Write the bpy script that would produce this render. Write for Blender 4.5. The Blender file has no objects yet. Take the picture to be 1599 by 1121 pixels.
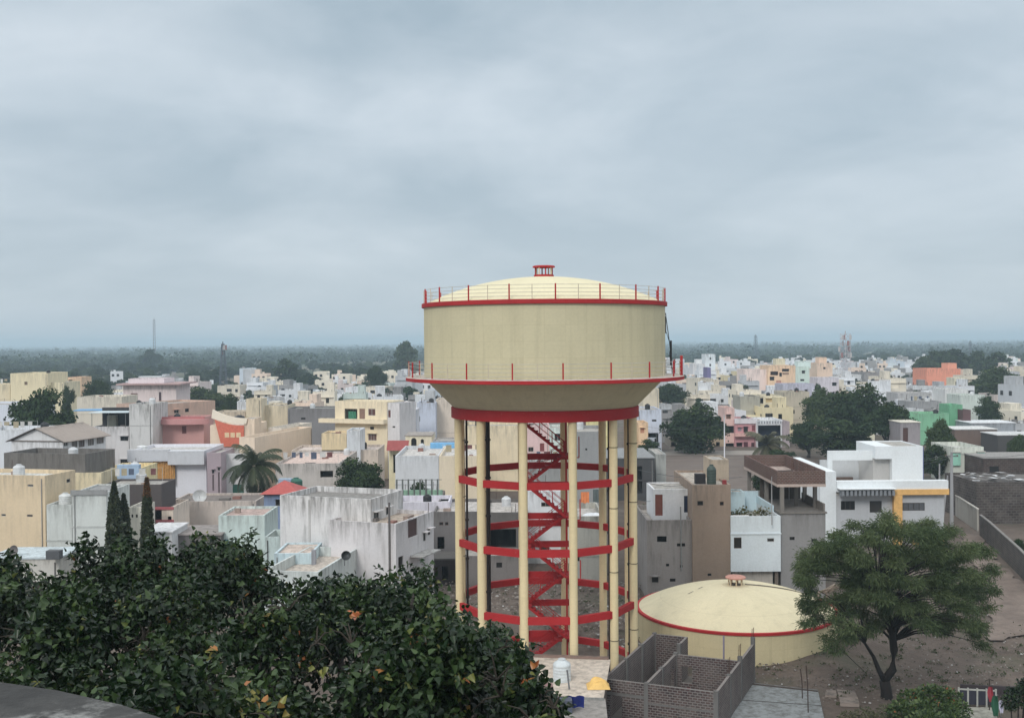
import bpy, math, random
import numpy as np
from mathutils import Vector, Matrix
SC = bpy.context.scene
COL = SC.collection
R = math.radians
# ------------------------------------------------------------------ camera
F = 1705.0; CX = 799.5; CY = 560.5; CAMZ = 23.0
PITCH = R(0.907); ROLL = R(0.42)
fw = Vector((0, math.cos(PITCH), -math.sin(PITCH)))
U0 = Vector((0, math.sin(PITCH), math.cos(PITCH)))
X0 = Vector((1, 0, 0))
rt = X0*math.cos(ROLL) - U0*math.sin(ROLL)
up = U0*math.cos(ROLL) + X0*math.sin(ROLL)
CAM = Vector((0, 0, CAMZ))
cd = bpy.data.cameras.new('camera'); co = bpy.data.objects.new('camera', cd); COL.objects.link(co)
cd.sensor_width = 36; cd.lens = 36*F/1599; cd.clip_start = .1; cd.clip_end = 40000
co.matrix_world = Matrix(((rt.x, up.x, -fw.x, 0), (rt.y, up.y, -fw.y, 0), (rt.z, up.z, -fw.z, CAMZ), (0, 0, 0, 1)))
SC.camera = co
SC.cycles.volume_bounces = 2
# ------------------------------------------------------------------ sky
SUN_EL, SUN_AZ = 36, 203
w = bpy.data.worlds.new('World'); SC.world = w; w.use_nodes = True
nt = w.node_tree; nt.nodes.clear()
def N(t, kind, **k):
    n = t.nodes.new(kind)
    for a, b in k.items(): setattr(n, a, b)
    return n
def math_(t, op, a, b=None, clamp=False):
    n = N(t, 'ShaderNodeMath', operation=op, use_clamp=clamp)
    for i, v in enumerate((a, b)):
        if v is None: continue
        if isinstance(v, (int, float)): n.inputs[i].default_value = v
        else: t.links.new(v, n.inputs[i])
    return n.outputs[0]
def mixc(t, f, a, b, bt='MIX'):
    n = N(t, 'ShaderNodeMix', data_type='RGBA', blend_type=bt)
    for s, v in ((n.inputs[0], f), (n.inputs[6], a), (n.inputs[7], b)):
        if isinstance(v, (int, float)): s.default_value = v
        elif isinstance(v, (tuple, list)): s.default_value = (*v[:3], 1)
        else: t.links.new(v, s)
    return n.outputs[2]
def ramp(t, f, stops):
    n = N(t, 'ShaderNodeValToRGB'); e = n.color_ramp.elements
    while len(e) < len(stops): e.new(.5)
    for i, (p, c) in enumerate(stops):
        e[i].position = p; e[i].color = (c, c, c, 1) if isinstance(c, (int, float)) else (*c, 1)
    t.links.new(f, n.inputs[0]); return n.outputs[0]
def noise(t, vec, scale, detail=5, rough=.55, dist=0):
    n = N(t, 'ShaderNodeTexNoise'); n.inputs['Scale'].default_value = scale; n.inputs['Detail'].default_value = detail
    n.inputs['Roughness'].default_value = rough; n.inputs['Distortion'].default_value = dist
    if vec is not None: t.links.new(vec, n.inputs['Vector'])
    return n.outputs['Fac']
def mapping(t, vec, loc=(0, 0, 0), scale=(1, 1, 1)):
    n = N(t, 'ShaderNodeMapping'); n.inputs['Location'].default_value = loc; n.inputs['Scale'].default_value = scale
    t.links.new(vec, n.inputs[0]); return n.outputs[0]
tc = N(nt, 'ShaderNodeTexCoord')
sep = N(nt, 'ShaderNodeSeparateXYZ'); nt.links.new(tc.outputs['Generated'], sep.inputs[0])
zz = math_(nt, 'MAXIMUM', sep.outputs[2], 0)
den = math_(nt, 'ADD', zz, .22)
cmb = N(nt, 'ShaderNodeCombineXYZ')
nt.links.new(math_(nt, 'DIVIDE', sep.outputs[0], den), cmb.inputs[0])
nt.links.new(math_(nt, 'DIVIDE', sep.outputs[1], den), cmb.inputs[1])
cl = noise(nt, mapping(nt, cmb.outputs[0], (3.1, 7.3, 0), (.95, .8, 1)), 1.0, 5, .5, .6)
cl2 = noise(nt, mapping(nt, cmb.outputs[0], (9.1, 1.3, 0), (2.3, 2.6, 1)), 1.0, 6, .55, .4)
cf = math_(nt, 'ADD', math_(nt, 'MULTIPLY', cl, .75), math_(nt, 'MULTIPLY', cl2, .25))
cfr = ramp(nt, cf, [(.39, 0), (.62, 1)])
cloud = mixc(nt, cfr, (3.7, 4.6, 5.3), (6.2, 6.9, 7.5))
hz_ = ramp(nt, zz, [(0, 1), (.2, 0)])
cloud = mixc(nt, math_(nt, 'MULTIPLY', hz_, .8), cloud, (5.2, 5.85, 6.4))
# an overcast sky is brighter overhead
zen = ramp(nt, zz, [(.3, 0), (.8, 1)])
cloud = mixc(nt, zen, cloud, (12.5, 13, 13.2))
sky = N(nt, 'ShaderNodeTexSky', sky_type='NISHITA', sun_disc=False, sun_elevation=R(SUN_EL), sun_rotation=R(SUN_AZ))
col = mixc(nt, .93, sky.outputs[0], cloud)
bg = N(nt, 'ShaderNodeBackground'); bg.inputs[1].default_value = .1
nt.links.new(col, bg.inputs[0]); wo = N(nt, 'ShaderNodeOutputWorld'); nt.links.new(bg.outputs[0], wo.inputs[0])
sl = bpy.data.lights.new('sun', 'SUN'); sl.energy = 1.3; sl.angle = R(16); sl.color = (1, .97, .92)
so = bpy.data.objects.new('sun', sl); COL.objects.link(so)
az = R(SUN_AZ); el = R(SUN_EL)
sd = Vector((math.sin(az)*math.cos(el), math.cos(az)*math.cos(el), math.sin(el)))   # towards the sun, behind the camera
so.rotation_euler = sd.to_track_quat('Z', 'Y').to_euler()
SC.view_settings.view_transform = 'Standard'; SC.view_settings.look = 'None'
SC.view_settings.exposure = 0.14; SC.view_settings.gamma = 1
# ------------------------------------------------------------------ helpers
def ray(px, py): return rt*((px-CX)/F) + up*((CY-py)/F) + fw
def PD(px, py, d):
    r = ray(px, py); return CAM + r*(d/r.y)
def PZ(px, py, z):
    r = ray(px, py); return CAM + r*((z-CAMZ)/r.z)
def proj(p):
    v = Vector(p)-CAM; dz = v.dot(fw); return CX+F*v.dot(rt)/dz, CY-F*v.dot(up)/dz
def lin(c):
    return tuple((v/255/12.92 if v/255 <= .04045 else ((v/255+.055)/1.055)**2.4) for v in c)
KALB = 1.22
def alb(c, k=None, sat=.78):
    l = [v*(k or KALB) for v in lin(c)]; y = .25*l[0]+.65*l[1]+.1*l[2]; l = [y+(v-y)*sat for v in l]; m = max(l)
    return tuple(max(.003, v*min(1, .84/m)) for v in l)
class MB:
    def __init__(s): s.v = []; s.f = []; s.m = []
    def quad(s, a, b, c, d, m=0):
        i = len(s.v); s.v += [tuple(a), tuple(b), tuple(c), tuple(d)]; s.f.append((i, i+1, i+2, i+3)); s.m.append(m); return s
    def poly(s, pts, m=0):
        i = len(s.v); s.v += [tuple(p) for p in pts]; s.f.append(tuple(range(i, i+len(pts)))); s.m.append(m); return s
    def box(s, x0, x1, y0, y1, z0, z1, m=0):
        i = len(s.v)
        s.v += [(x0, y0, z0), (x1, y0, z0), (x1, y1, z0), (x0, y1, z0), (x0, y0, z1), (x1, y0, z1), (x1, y1, z1), (x0, y1, z1)]
        for q in ((0, 3, 2, 1), (4, 5, 6, 7), (0, 1, 5, 4), (1, 2, 6, 5), (2, 3, 7, 6), (3, 0, 4, 7)):
            s.f.append(tuple(i+k for k in q)); s.m.append(m)
        return s
    def prism(s, pts, z0, z1, m=0):
        n = len(pts); i = len(s.v)
        s.v += [(p[0], p[1], z0) for p in pts]+[(p[0], p[1], z1) for p in pts]
        s.f.append(tuple(i+k for k in reversed(range(n)))); s.m.append(m)
        s.f.append(tuple(i+n+k for k in range(n))); s.m.append(m)
        for k in range(n):
            s.f.append((i+k, i+(k+1) % n, i+n+(k+1) % n, i+n+k)); s.m.append(m)
        return s
    def bar(s, a, b, wx, h, m=0):
        a = Vector(a); b = Vector(b); d = (b-a); L = d.length; d.normalize()
        sd_ = d.cross(Vector((0, 0, 1)))
        if sd_.length < 1e-3: sd_ = Vector((1, 0, 0))
        sd_.normalize(); u = sd_.cross(d)
        i = len(s.v)
        for p in (a, b):
            for x, y in ((-1, -1), (1, -1), (1, 1), (-1, 1)): s.v.append(tuple(p+sd_*x*wx/2+u*y*h/2))
        for q in ((0, 1, 2, 3), (7, 6, 5, 4), (0, 4, 5, 1), (1, 5, 6, 2), (2, 6, 7, 3), (3, 7, 4, 0)):
            s.f.append(tuple(i+k for k in q)); s.m.append(m)
        return s
    def tube(s, pts, rs, n=8, m=0, cap=True):
        pts = [Vector(p) for p in pts]; i0 = len(s.v)
        if isinstance(rs, (int, float)): rs = [rs]*len(pts)
        ref = Vector((0, 0, 1))
        for k, p in enumerate(pts):
            d = (pts[min(k+1, len(pts)-1)]-pts[max(k-1, 0)]).normalized()
            r_ = ref if abs(d.dot(ref)) < .95 else Vector((1, 0, 0))
            x = d.cross(r_).normalized(); y = d.cross(x)
            for j in range(n):
                a = 2*math.pi*j/n; s.v.append(tuple(p+(x*math.cos(a)+y*math.sin(a))*rs[k]))
        for k in range(len(pts)-1):
            for j in range(n):
                a = i0+k*n+j; b = i0+k*n+(j+1) % n; s.f.append((a, b, b+n, a+n)); s.m.append(m)
        if cap:
            s.f.append(tuple(i0+j for j in reversed(range(n)))); s.m.append(m)
            e = i0+(len(pts)-1)*n; s.f.append(tuple(e+j for j in range(n))); s.m.append(m)
        return s
    def lathe(s, prof, n=64, c=(0, 0), m=0, seg=(0, 1)):
        i0 = len(s.v); k = len(prof)
        for j in range(n):
            a = 2*math.pi*j/n
            for r_, z in prof: s.v.append((c[0]+r_*math.cos(a), c[1]+r_*math.sin(a), z))
        for j in range(n):
            a = i0+j*k; b = i0+((j+1) % n)*k
            for q in range(k-1): s.f.append((a+q, b+q, b+q+1, a+q+1)); s.m.append(m)
        return s
    def build(s, name, mats, parent=None, smooth=False, loc=None):
        me = bpy.data.meshes.new(name); me.from_pydata(s.v, [], s.f)
        if not isinstance(mats, (list, tuple)): mats = [mats]
        for q in mats: me.materials.append(q)
        me.polygons.foreach_set('material_index', s.m)
        if smooth: me.shade_smooth()
        me.update()
        o = bpy.data.objects.new(name, me); COL.objects.link(o)
        if parent is not None: o.parent = parent
        if loc is not None: o.location = loc
        return o
def tag(o, label=None, cat=None, group=None, kind=None):
    if label: o['label'] = label
    if cat: o['category'] = cat
    if group: o['group'] = group
    if kind: o['kind'] = kind
    return o
def empty(name, loc, rz=0, **k):
    o = bpy.data.objects.new(name, None); COL.objects.link(o); o.location = loc; o.rotation_euler = (0, 0, rz)
    o.empty_display_size = .5; return tag(o, **k)
def smooth_by_angle(o, ang=35):
    me = o.data; me.shade_smooth()
    me.set_sharp_from_angle(angle=R(ang))
    return o
def copy_tree(o, parent=None):
    c = o.copy(); COL.objects.link(c)
    if parent is not None: c.parent = parent
    for ch in list(o.children): copy_tree(ch, c)
    return c
# ------------------------------------------------------------------ materials
MC = {}
def newmat(name):
    m = bpy.data.materials.new(name); m.use_nodes = True; t = m.node_tree; t.nodes.clear()
    b = N(t, 'ShaderNodeBsdfPrincipled'); o = N(t, 'ShaderNodeOutputMaterial'); t.links.new(b.outputs[0], o.inputs[0])
    return m, t, b
def objvec(t):
    tc = N(t, 'ShaderNodeTexCoord'); oi = N(t, 'ShaderNodeObjectInfo')
    off = math_(t, 'MULTIPLY', oi.outputs['Random'], 173.0)
    a = N(t, 'ShaderNodeVectorMath', operation='ADD'); t.links.new(tc.outputs['Object'], a.inputs[0]); t.links.new(off, a.inputs[1])
    return a.outputs[0], tc.outputs['Object'], oi
def bumpy(t, b, h, dist, s=.6):
    n = N(t, 'ShaderNodeBump'); n.inputs['Strength'].default_value = s; n.inputs['Distance'].default_value = dist
    t.links.new(h, n.inputs['Height']); t.links.new(n.outputs[0], b.inputs['Normal'])
def plaster(c, dirt=.35, grime=(.11, .1, .09), rough=.88, spec=.25, k=None, obj=False):
    key = ('pl', tuple(c), dirt, grime, rough, k, obj)
    if key in MC: return MC[key]
    m, t, b = newmat('plaster'); v, raw, oi = objvec(t)
    base = oi.outputs['Color'] if obj else alb(c, k)
    big = noise(t, v, .35, 5, .6)
    streak = noise(t, mapping(t, v, scale=(1.3, 1.3, .16)), 1.4, 5, .65)
    fine = noise(t, v, 5, 4, .6)
    c1 = mixc(t, math_(t, 'MULTIPLY', ramp(t, big, [(.3, 0), (.75, 1)]), .3), base, mixc(t, 1, base, (.78, .76, .72), 'MULTIPLY'))
    st = math_(t, 'MULTIPLY', ramp(t, streak, [(.5, 0), (.78, 1)]), ramp(t, big, [(.38, .25), (.6, 1)]))
    c2 = mixc(t, math_(t, 'MULTIPLY', st, min(1, dirt*.95), True), c1, grime)
    tcg = [n for n in t.nodes if n.type == 'TEX_COORD'][0]; sg = N(t, 'ShaderNodeSeparateXYZ'); t.links.new(tcg.outputs['Generated'], sg.inputs[0])
    sk2 = noise(t, mapping(t, v, scale=(2.2, 2.2, .3)), 1.1, 5, .7)
    edge = math_(t, 'ADD', ramp(t, sg.outputs[2], [(.72, 0), (1, 1)]), math_(t, 'MULTIPLY', ramp(t, sg.outputs[2], [(0, 1), (.18, 0)]), .7))
    gt = math_(t, 'MULTIPLY', math_(t, 'MULTIPLY', ramp(t, sk2, [(.42, 0), (.68, 1)]), edge), min(.8, dirt*1.7), True)
    c2 = mixc(t, gt, c2, tuple(x*.8 for x in grime))
    c3 = mixc(t, .22, c2, mixc(t, 1, c2, ramp(t, fine, [(.3, .72), (.7, 1.1)]), 'MULTIPLY'))
    t.links.new(c3, b.inputs['Base Color']); b.inputs['Roughness'].default_value = rough
    b.inputs['Specular IOR Level'].default_value = spec
    bumpy(t, b, math_(t, 'ADD', fine, math_(t, 'MULTIPLY', big, 2)), .02, .4)
    MC[key] = m; return m
def flat(c, rough=.6, metal=0, k=1.0, var=.15, spec=.4):
    key = ('fl', tuple(c), rough, metal, k, var)
    if key in MC: return MC[key]
    m, t, b = newmat('paint'); v, raw, oi = objvec(t)
    n = noise(t, v, 3, 4, .6)
    base = alb(c, k)
    cc = mixc(t, ramp(t, n, [(.3, 0), (.75, 1)]), base, tuple(x*(1-var*1.8) for x in base))
    t.links.new(cc, b.inputs['Base Color']); b.inputs['Roughness'].default_value = rough; b.inputs['Metallic'].default_value = metal
    b.inputs['Specular IOR Level'].default_value = spec
    MC[key] = m; return m
def glassmat():
    if 'gl' in MC: return MC['gl']
    m, t, b = newmat('window_glass'); v, raw, oi = objvec(t)
    cc = mixc(t, oi.outputs['Random'], (.006, .007, .009), (.03, .026, .022)); t.links.new(cc, b.inputs['Base Color'])
    b.inputs['Roughness'].default_value = .3; b.inputs['Specular IOR Level'].default_value = .25; MC['gl'] = m; return m
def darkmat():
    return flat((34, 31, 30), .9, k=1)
def brickmat(c1=(112, 74, 66), c2=(92, 62, 58), mort=(120, 112, 106), wash=.25, scale=1.0):
    key = ('br', c1, c2, mort, wash, scale)
    if key in MC: return MC[key]
    m, t, b = newmat('brick'); v, raw, oi = objvec(t)
    s = N(t, 'ShaderNodeSeparateXYZ'); t.links.new(raw, s.inputs[0]); cb = N(t, 'ShaderNodeCombineXYZ')
    t.links.new(math_(t, 'ADD', s.outputs[0], s.outputs[1]), cb.inputs[0]); t.links.new(s.outputs[2], cb.inputs[1])
    br = N(t, 'ShaderNodeTexBrick'); t.links.new(cb.outputs[0], br.inputs['Vector'])
    br.inputs['Scale'].default_value = 1; br.inputs['Brick Width'].default_value = .3*scale; br.inputs['Row Height'].default_value = .15*scale
    br.inputs['Mortar Size'].default_value = .026*scale; br.inputs['Mortar Smooth'].default_value = .2
    br.inputs['Color1'].default_value = (*alb(c1, 1), 1); br.inputs['Color2'].default_value = (*alb(c2, 1), 1); br.inputs['Mortar'].default_value = (*alb(mort, 1), 1)
    big = noise(t, v, .8, 5, .6); fine = noise(t, v, 9, 3, .6)
    cc = mixc(t, math_(t, 'MULTIPLY', ramp(t, big, [(.4, 0), (.7, 1)]), wash), br.outputs[0], alb((150, 140, 132), 1))
    cc = mixc(t, .5, cc, mixc(t, 1, cc, ramp(t, fine, [(.25, .6), (.7, 1.15)]), 'MULTIPLY'))
    t.links.new(cc, b.inputs['Base Color']); b.inputs['Roughness'].default_value = .95; b.inputs['Specular IOR Level'].default_value = .15
    bumpy(t, b, math_(t, 'SUBTRACT', 1, br.outputs['Fac']), .02, .7)
    MC[key] = m; return m
def leafmat(name, dark, mid, light, special=None, rough=.45, trans=.25, sh=.35):
    if name in MC: return MC[name]
    m, t, b = newmat(name)
    at = N(t, 'ShaderNodeAttribute', attribute_name='tint')
    st = [(0, dark), (.5, mid), (.9, light)]
    if special: st = [(0, dark), (.5, mid), (.88, light), (.95, special[0]), (1.0, special[1])]
    cc = ramp(t, at.outputs['Fac'], st)
    t.links.new(cc, b.inputs['Base Color']); b.inputs['Roughness'].default_value = rough
    b.inputs['Specular IOR Level'].default_value = sh
    tr = N(t, 'ShaderNodeBsdfTranslucent'); t.links.new(cc, tr.inputs[0])
    mx = N(t, 'ShaderNodeMixShader'); mx.inputs[0].default_value = trans
    t.links.new(b.outputs[0], mx.inputs[1]); t.links.new(tr.outputs[0], mx.inputs[2])
    o = [n for n in t.nodes if n.type == 'OUTPUT_MATERIAL'][0]; t.links.new(mx.outputs[0], o.inputs[0])
    MC[name] = m; return m
def barkmat(c=(60, 50, 44)):
    key = ('bk', c)
    if key in MC: return MC[key]
    m, t, b = newmat('bark'); v, raw, oi = objvec(t)
    n = noise(t, mapping(t, raw, scale=(1, 1, .2)), 9, 5, .7); base = alb(c, .8)
    cc = mixc(t, ramp(t, n, [(.3, 0), (.7, 1)]), tuple(x*.5 for x in base), base)
    t.links.new(cc, b.inputs['Base Color']); b.inputs['Roughness'].default_value = .95; bumpy(t, b, n, .04)
    MC[key] = m; return m
# ------------------------------------------------------------------ leaves
def mesh_np(name, verts, faces, mat, tint=None, parent=None):
    me = bpy.data.meshes.new(name)
    nv = len(verts); nf, k = faces.shape
    me.vertices.add(nv); me.vertices.foreach_set('co', verts.astype(np.float32).ravel())
    me.loops.add(nf*k); me.loops.foreach_set('vertex_index', faces.astype(np.int32).ravel())
    me.polygons.add(nf); me.polygons.foreach_set('loop_start', (np.arange(nf)*k).astype(np.int32))
    if hasattr(me.polygons[0], 'loop_total'):
        try: me.polygons.foreach_set('loop_total', np.full(nf, k, np.int32))
        except Exception: pass
    if tint is not None:
        a = me.attributes.new('tint', 'FLOAT', 'FACE'); a.data.foreach_set('value', tint.astype(np.float32))
    me.materials.append(mat); me.update(calc_edges=True)
    o = bpy.data.objects.new(name, me); COL.objects.link(o)
    if parent is not None: o.parent = parent
    return o
def unit(a): return a/np.maximum(np.linalg.norm(a, axis=1, keepdims=True), 1e-6)
def clump_faces(rng, c, out, size, tint, flat_=.5):
    """one bent leaf-clump (two triangles' worth of quad) per centre, facing roughly out/up"""
    n = len(c); nrm = unit(out*.8+rng.normal(size=(n, 3))*.75+np.array([0, 0, flat_]))
    a = unit(np.cross(nrm, rng.normal(size=(n, 3)))); b = np.cross(nrm, a)
    s = (size*(.55+.9*rng.random(n)))[:, None]
    h = nrm*s*.22*rng.random((n, 1))
    v = np.stack([c-a*s*.5, c-b*s*.38-h, c+a*s*.55, c+b*s*.38-h], 1).reshape(-1, 3)
    f = np.arange(4*n).reshape(n, 4)
    return v, f, np.clip(tint+rng.normal(size=n)*.13, 0, .89)
def crown(rng, lumps, per_m2, size, flat_=.5):
    C = []; O = []; T = []
    for (x, y, z, rx, rz) in lumps:
        n = max(12, int(per_m2*4*math.pi*((rx*rx+rx*rz+rx*rz)/3)))
        d = unit(rng.normal(size=(n, 3))); d[:, 2] = np.where(d[:, 2] < -.35, -d[:, 2]*.8, d[:, 2]); d = unit(d)
        rr = (rng.random(n)**.45)[:, None]*1.0
        rr *= 1+.22*np.sin(d[:, :1]*5+x)*np.sin(d[:, 1:2]*6+y)
        p = d*rr*np.array([rx, rx, rz])+np.array([x, y, z])
        C.append(p); O.append(d); T.append(np.full(n, .28+.4*rng.random()))
    return clump_faces(rng, np.concatenate(C), np.concatenate(O), size, np.concatenate(T), flat_)
# ------------------------------------------------------------------ haze
def haze():
    m = bpy.data.materials.new('haze_air'); m.use_nodes = True; t = m.node_tree; t.nodes.clear()
    pv = N(t, 'ShaderNodeVolumePrincipled'); o = N(t, 'ShaderNodeOutputMaterial'); t.links.new(pv.outputs[0], o.inputs['Volume'])
    pv.inputs['Color'].default_value = (.7, .87, 1, 1); pv.inputs['Density'].default_value = HAZE; pv.inputs['Anisotropy'].default_value = .2
    MB().box(-13000, 13000, -120, 14500, -3, 57).build('haze', m)
    tag(bpy.data.objects['haze'], 'pale blue haze over the far plain', kind='stuff')
HAZE = .00034
haze()
# ------------------------------------------------------------------ ground
def ground():
    m, t, b = newmat('earth'); tc = N(t, 'ShaderNodeTexCoord'); v = tc.outputs['Object']
    s = N(t, 'ShaderNodeSeparateXYZ'); t.links.new(v, s.inputs[0])
    big = noise(t, v, .03, 5, .6); mid = noise(t, v, .22, 6, .65); fine = noise(t, v, 2.2, 6, .7); peb = noise(t, v, 9, 3, .7)
    c = mixc(t, ramp(t, mid, [(.3, 0), (.7, 1)]), (.088, .064, .05), (.185, .142, .115))
    c = mixc(t, ramp(t, fine, [(.35, 0), (.75, .7)]), c, (.07, .055, .047))
    c = mixc(t, ramp(t, peb, [(.66, 0), (.74, .55)]), c, (.34, .32, .3))
    green = ramp(t, noise(t, v, .12, 5, .6), [(.52, 0), (.66, .6)])
    c = mixc(t, green, c, (.05, .065, .03))
    far = ramp(t, math_(t, 'DIVIDE', s.outputs[1], 3000), [(.18, 0), (.26, 1)])
    fld = mixc(t, ramp(t, noise(t, v, .004, 5, .6), [(.42, 0), (.56, 1)]), (.05, .065, .025), (.12, .1, .06))
    c = mixc(t, far, c, fld)
    t.links.new(c, b.inputs['Base Color']); b.inputs['Roughness'].default_value = .97
    bumpy(t, b, math_(t, 'ADD', fine, peb), .08, .8)
    # fine relief near the viewer, one sheet to the horizon
    mb = MB(); ys = [-60, 20, 60]+[60+2.0*i for i in range(1, 56)]+[200, 260, 400, 800, 2000, 5000, 14000]
    xs = [-12000, -4000, -900, -300, -120, -80]+[-60+2.4*i for i in range(0, 54)]+[80, 120, 300, 900, 4000, 12000]
    rnd = random.Random(5)
    from mathutils import noise as mn
    def hz(x, y):
        if not (-61 < x < 70 and 62 < y < 168): return 0
        if x > 34+max(0, 100-y)*.1 and y > 78: return 0
        return (mn.noise(Vector((x*.12, y*.12, 0)))*.35+mn.noise(Vector((x*.45, y*.45, 3)))*.16)-.12 + .9*math.exp(-((x-25.5)**2+(y-81)**2)/7) + .5*math.exp(-((x-22)**2+(y-77)**2)/5)+.9*math.exp(-((x+4)**2+(y-88)**2)/22)
    for y in ys:
        for x in xs: mb.v.append((x, y, hz(x, y)))
    n = len(xs)
    for j in range(len(ys)-1):
        for i in range(n-1):
            a = j*n+i; mb.f.append((a, a+1, a+1+n, a+n)); mb.m.append(0)
    o = mb.build('ground', m, smooth=True); tag(o, kind='structure')
    rg = np.random.default_rng(11); C = []
    for _ in range(420):
        px, py = (rg.uniform(1170, 1620), rg.uniform(975, 1110)) if rg.random() < .7 else (rg.uniform(690, 1000), rg.uniform(900, 1000))
        if px < 1300 and py > 1055 and px > 1100: continue
        p = PZ(px, py, 0); k = rg.integers(6, 26); C.append(np.array([p.x, p.y, .1+hz(p.x, p.y)])+rg.normal(size=(k, 3))*np.array([.16, .16, .06]))
    C = np.concatenate(C); v, f, t = clump_faces(rg, C, rg.normal(size=C.shape), .13, np.full(len(C), .5))
    tag(mesh_np('weeds', v, f, leafmat('leaf_weed', (.03, .045, .015), (.06, .075, .03), (.12, .12, .06)), t), 'low weeds scattered over the bare earth', kind='stuff')
    # bare ploughed field behind the middle houses, and the lane on the right
    fm, t, b = newmat('field_soil'); v, raw, oi = objvec(t)
    rows = noise(t, mapping(t, raw, scale=(.05, 1.2, 1)), 1.2, 4, .6); g = noise(t, raw, .25, 5, .65)
    c = mixc(t, ramp(t, rows, [(.35, 0), (.65, 1)]), (.1, .077, .066), (.175, .138, .116))
    c = mixc(t, ramp(t, g, [(.5, 0), (.75, .6)]), c, (.2, .175, .15)); t.links.new(c, b.inputs['Base Color']); b.inputs['Roughness'].default_value = 1
    bumpy(t, b, rows, .1)
    mb = MB(); pts = [PZ(1010, 772, .012), PZ(1190, 765, .012), PZ(1182, 710, .012), PZ(1038, 711, .012)]
    mb.poly([(p.x, p.y, .05) for p in pts]); tag(mb.build('field', fm), kind='structure')
    mb = MB(); pts = [PZ(1000, 711, .05), PZ(1182, 710, .05), PZ(1182, 703.5, .05), PZ(1000, 704.5, .05)]
    mb.poly([(p.x, p.y, .06) for p in pts]); tag(mb.build('street', plaster((170, 160, 150), .2, k=.8)), kind='structure')
    lm, t, b = newmat('lane_dirt'); v, raw, oi = objvec(t)
    a = noise(t, raw, .5, 6, .7); a2 = noise(t, raw, 5, 5, .7)
    c = mixc(t, ramp(t, a, [(.35, 0), (.65, 1)]), (.13, .098, .08), (.225, .175, .145)); c = mixc(t, ramp(t, a2, [(.4, 0), (.7, .4)]), c, (.1, .08, .07))
    t.links.new(c, b.inputs['Base Color']); b.inputs['Roughness'].default_value = 1; bumpy(t, b, a2, .05)
    mb = MB(); pts = [(1545, 1000), (1640, 985), (1660, 940), (1590, 905), (1545, 862), (1528, 835), (1500, 832), (1505, 860), (1535, 905), (1545, 950)]
    w3 = [PZ(x, y, .2) for x, y in pts]; rg = random.Random(6); w4 = []
    for k in range(len(w3)):
        p, q = w3[k], w3[(k+1) % len(w3)]; n = max(2, int((q-p).length/1.2))
        for j in range(n): w4.append(p.lerp(q, j/n)+Vector((rg.uniform(-.4, .4), rg.uniform(-.5, .5), 0)))
    w3 = w4; mb.poly([(p.x, p.y, .15) for p in w3]); tag(mb.build('dirt_lane', lm), kind='structure')
ground()
def rubble():
    rng = np.random.default_rng(3); v = []; f = []; k = 0
    P = []
    for _ in range(2600):
        px = rng.uniform(690, 1000); py = rng.uniform(905, 1010); p = PZ(px, py, .1); P.append((p.x, p.y, rng.uniform(.03, .12)))
    for _ in range(2200):
        px = rng.uniform(1160, 1599); py = rng.uniform(960, 1100); p = PZ(px, py, .05); P.append((p.x, p.y, rng.uniform(.02, .07)))
    V = []; Fc = []
    for x, y, s in P:
        o = np.array([[-1, -1, -.3], [1, -1, -.3], [1, 1, -.3], [-1, 1, -.3], [-.7, -.6, .6], [.7, -.7, .5], [.6, .7, .7], [-.6, .6, .4]])*s*(.7+.6*rng.random((8, 3)))
        a = rng.uniform(0, 6.28); c_, s_ = math.cos(a), math.sin(a); o[:, :2] = o[:, :2]@np.array([[c_, s_], [-s_, c_]])
        V.append(o+np.array([x, y, .12])); b = k*8; k += 1
        for q in ((4, 5, 6, 7), (0, 1, 5, 4), (1, 2, 6, 5), (2, 3, 7, 6), (3, 0, 4, 7)): Fc.append([b+i for i in q])
    Fc = np.array(Fc); n = len(P)
    m, t, b = newmat('rubble_stone'); at = N(t, 'ShaderNodeAttribute', attribute_name='tint')
    c = ramp(t, at.outputs['Fac'], [(0, (.1, .08, .068)), (.6, (.19, .155, .13)), (.93, (.26, .24, .22)), (1, (.45, .44, .43))])
    t.links.new(c, b.inputs['Base Color']); b.inputs['Roughness'].default_value = .95
    o = mesh_np('rubble', np.concatenate(V), Fc, m, np.repeat(np.random.default_rng(1).random(n)**1.5, 5))
    tag(o, 'loose broken stones and litter strewn over the bare earth', kind='stuff')
rubble()
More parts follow.
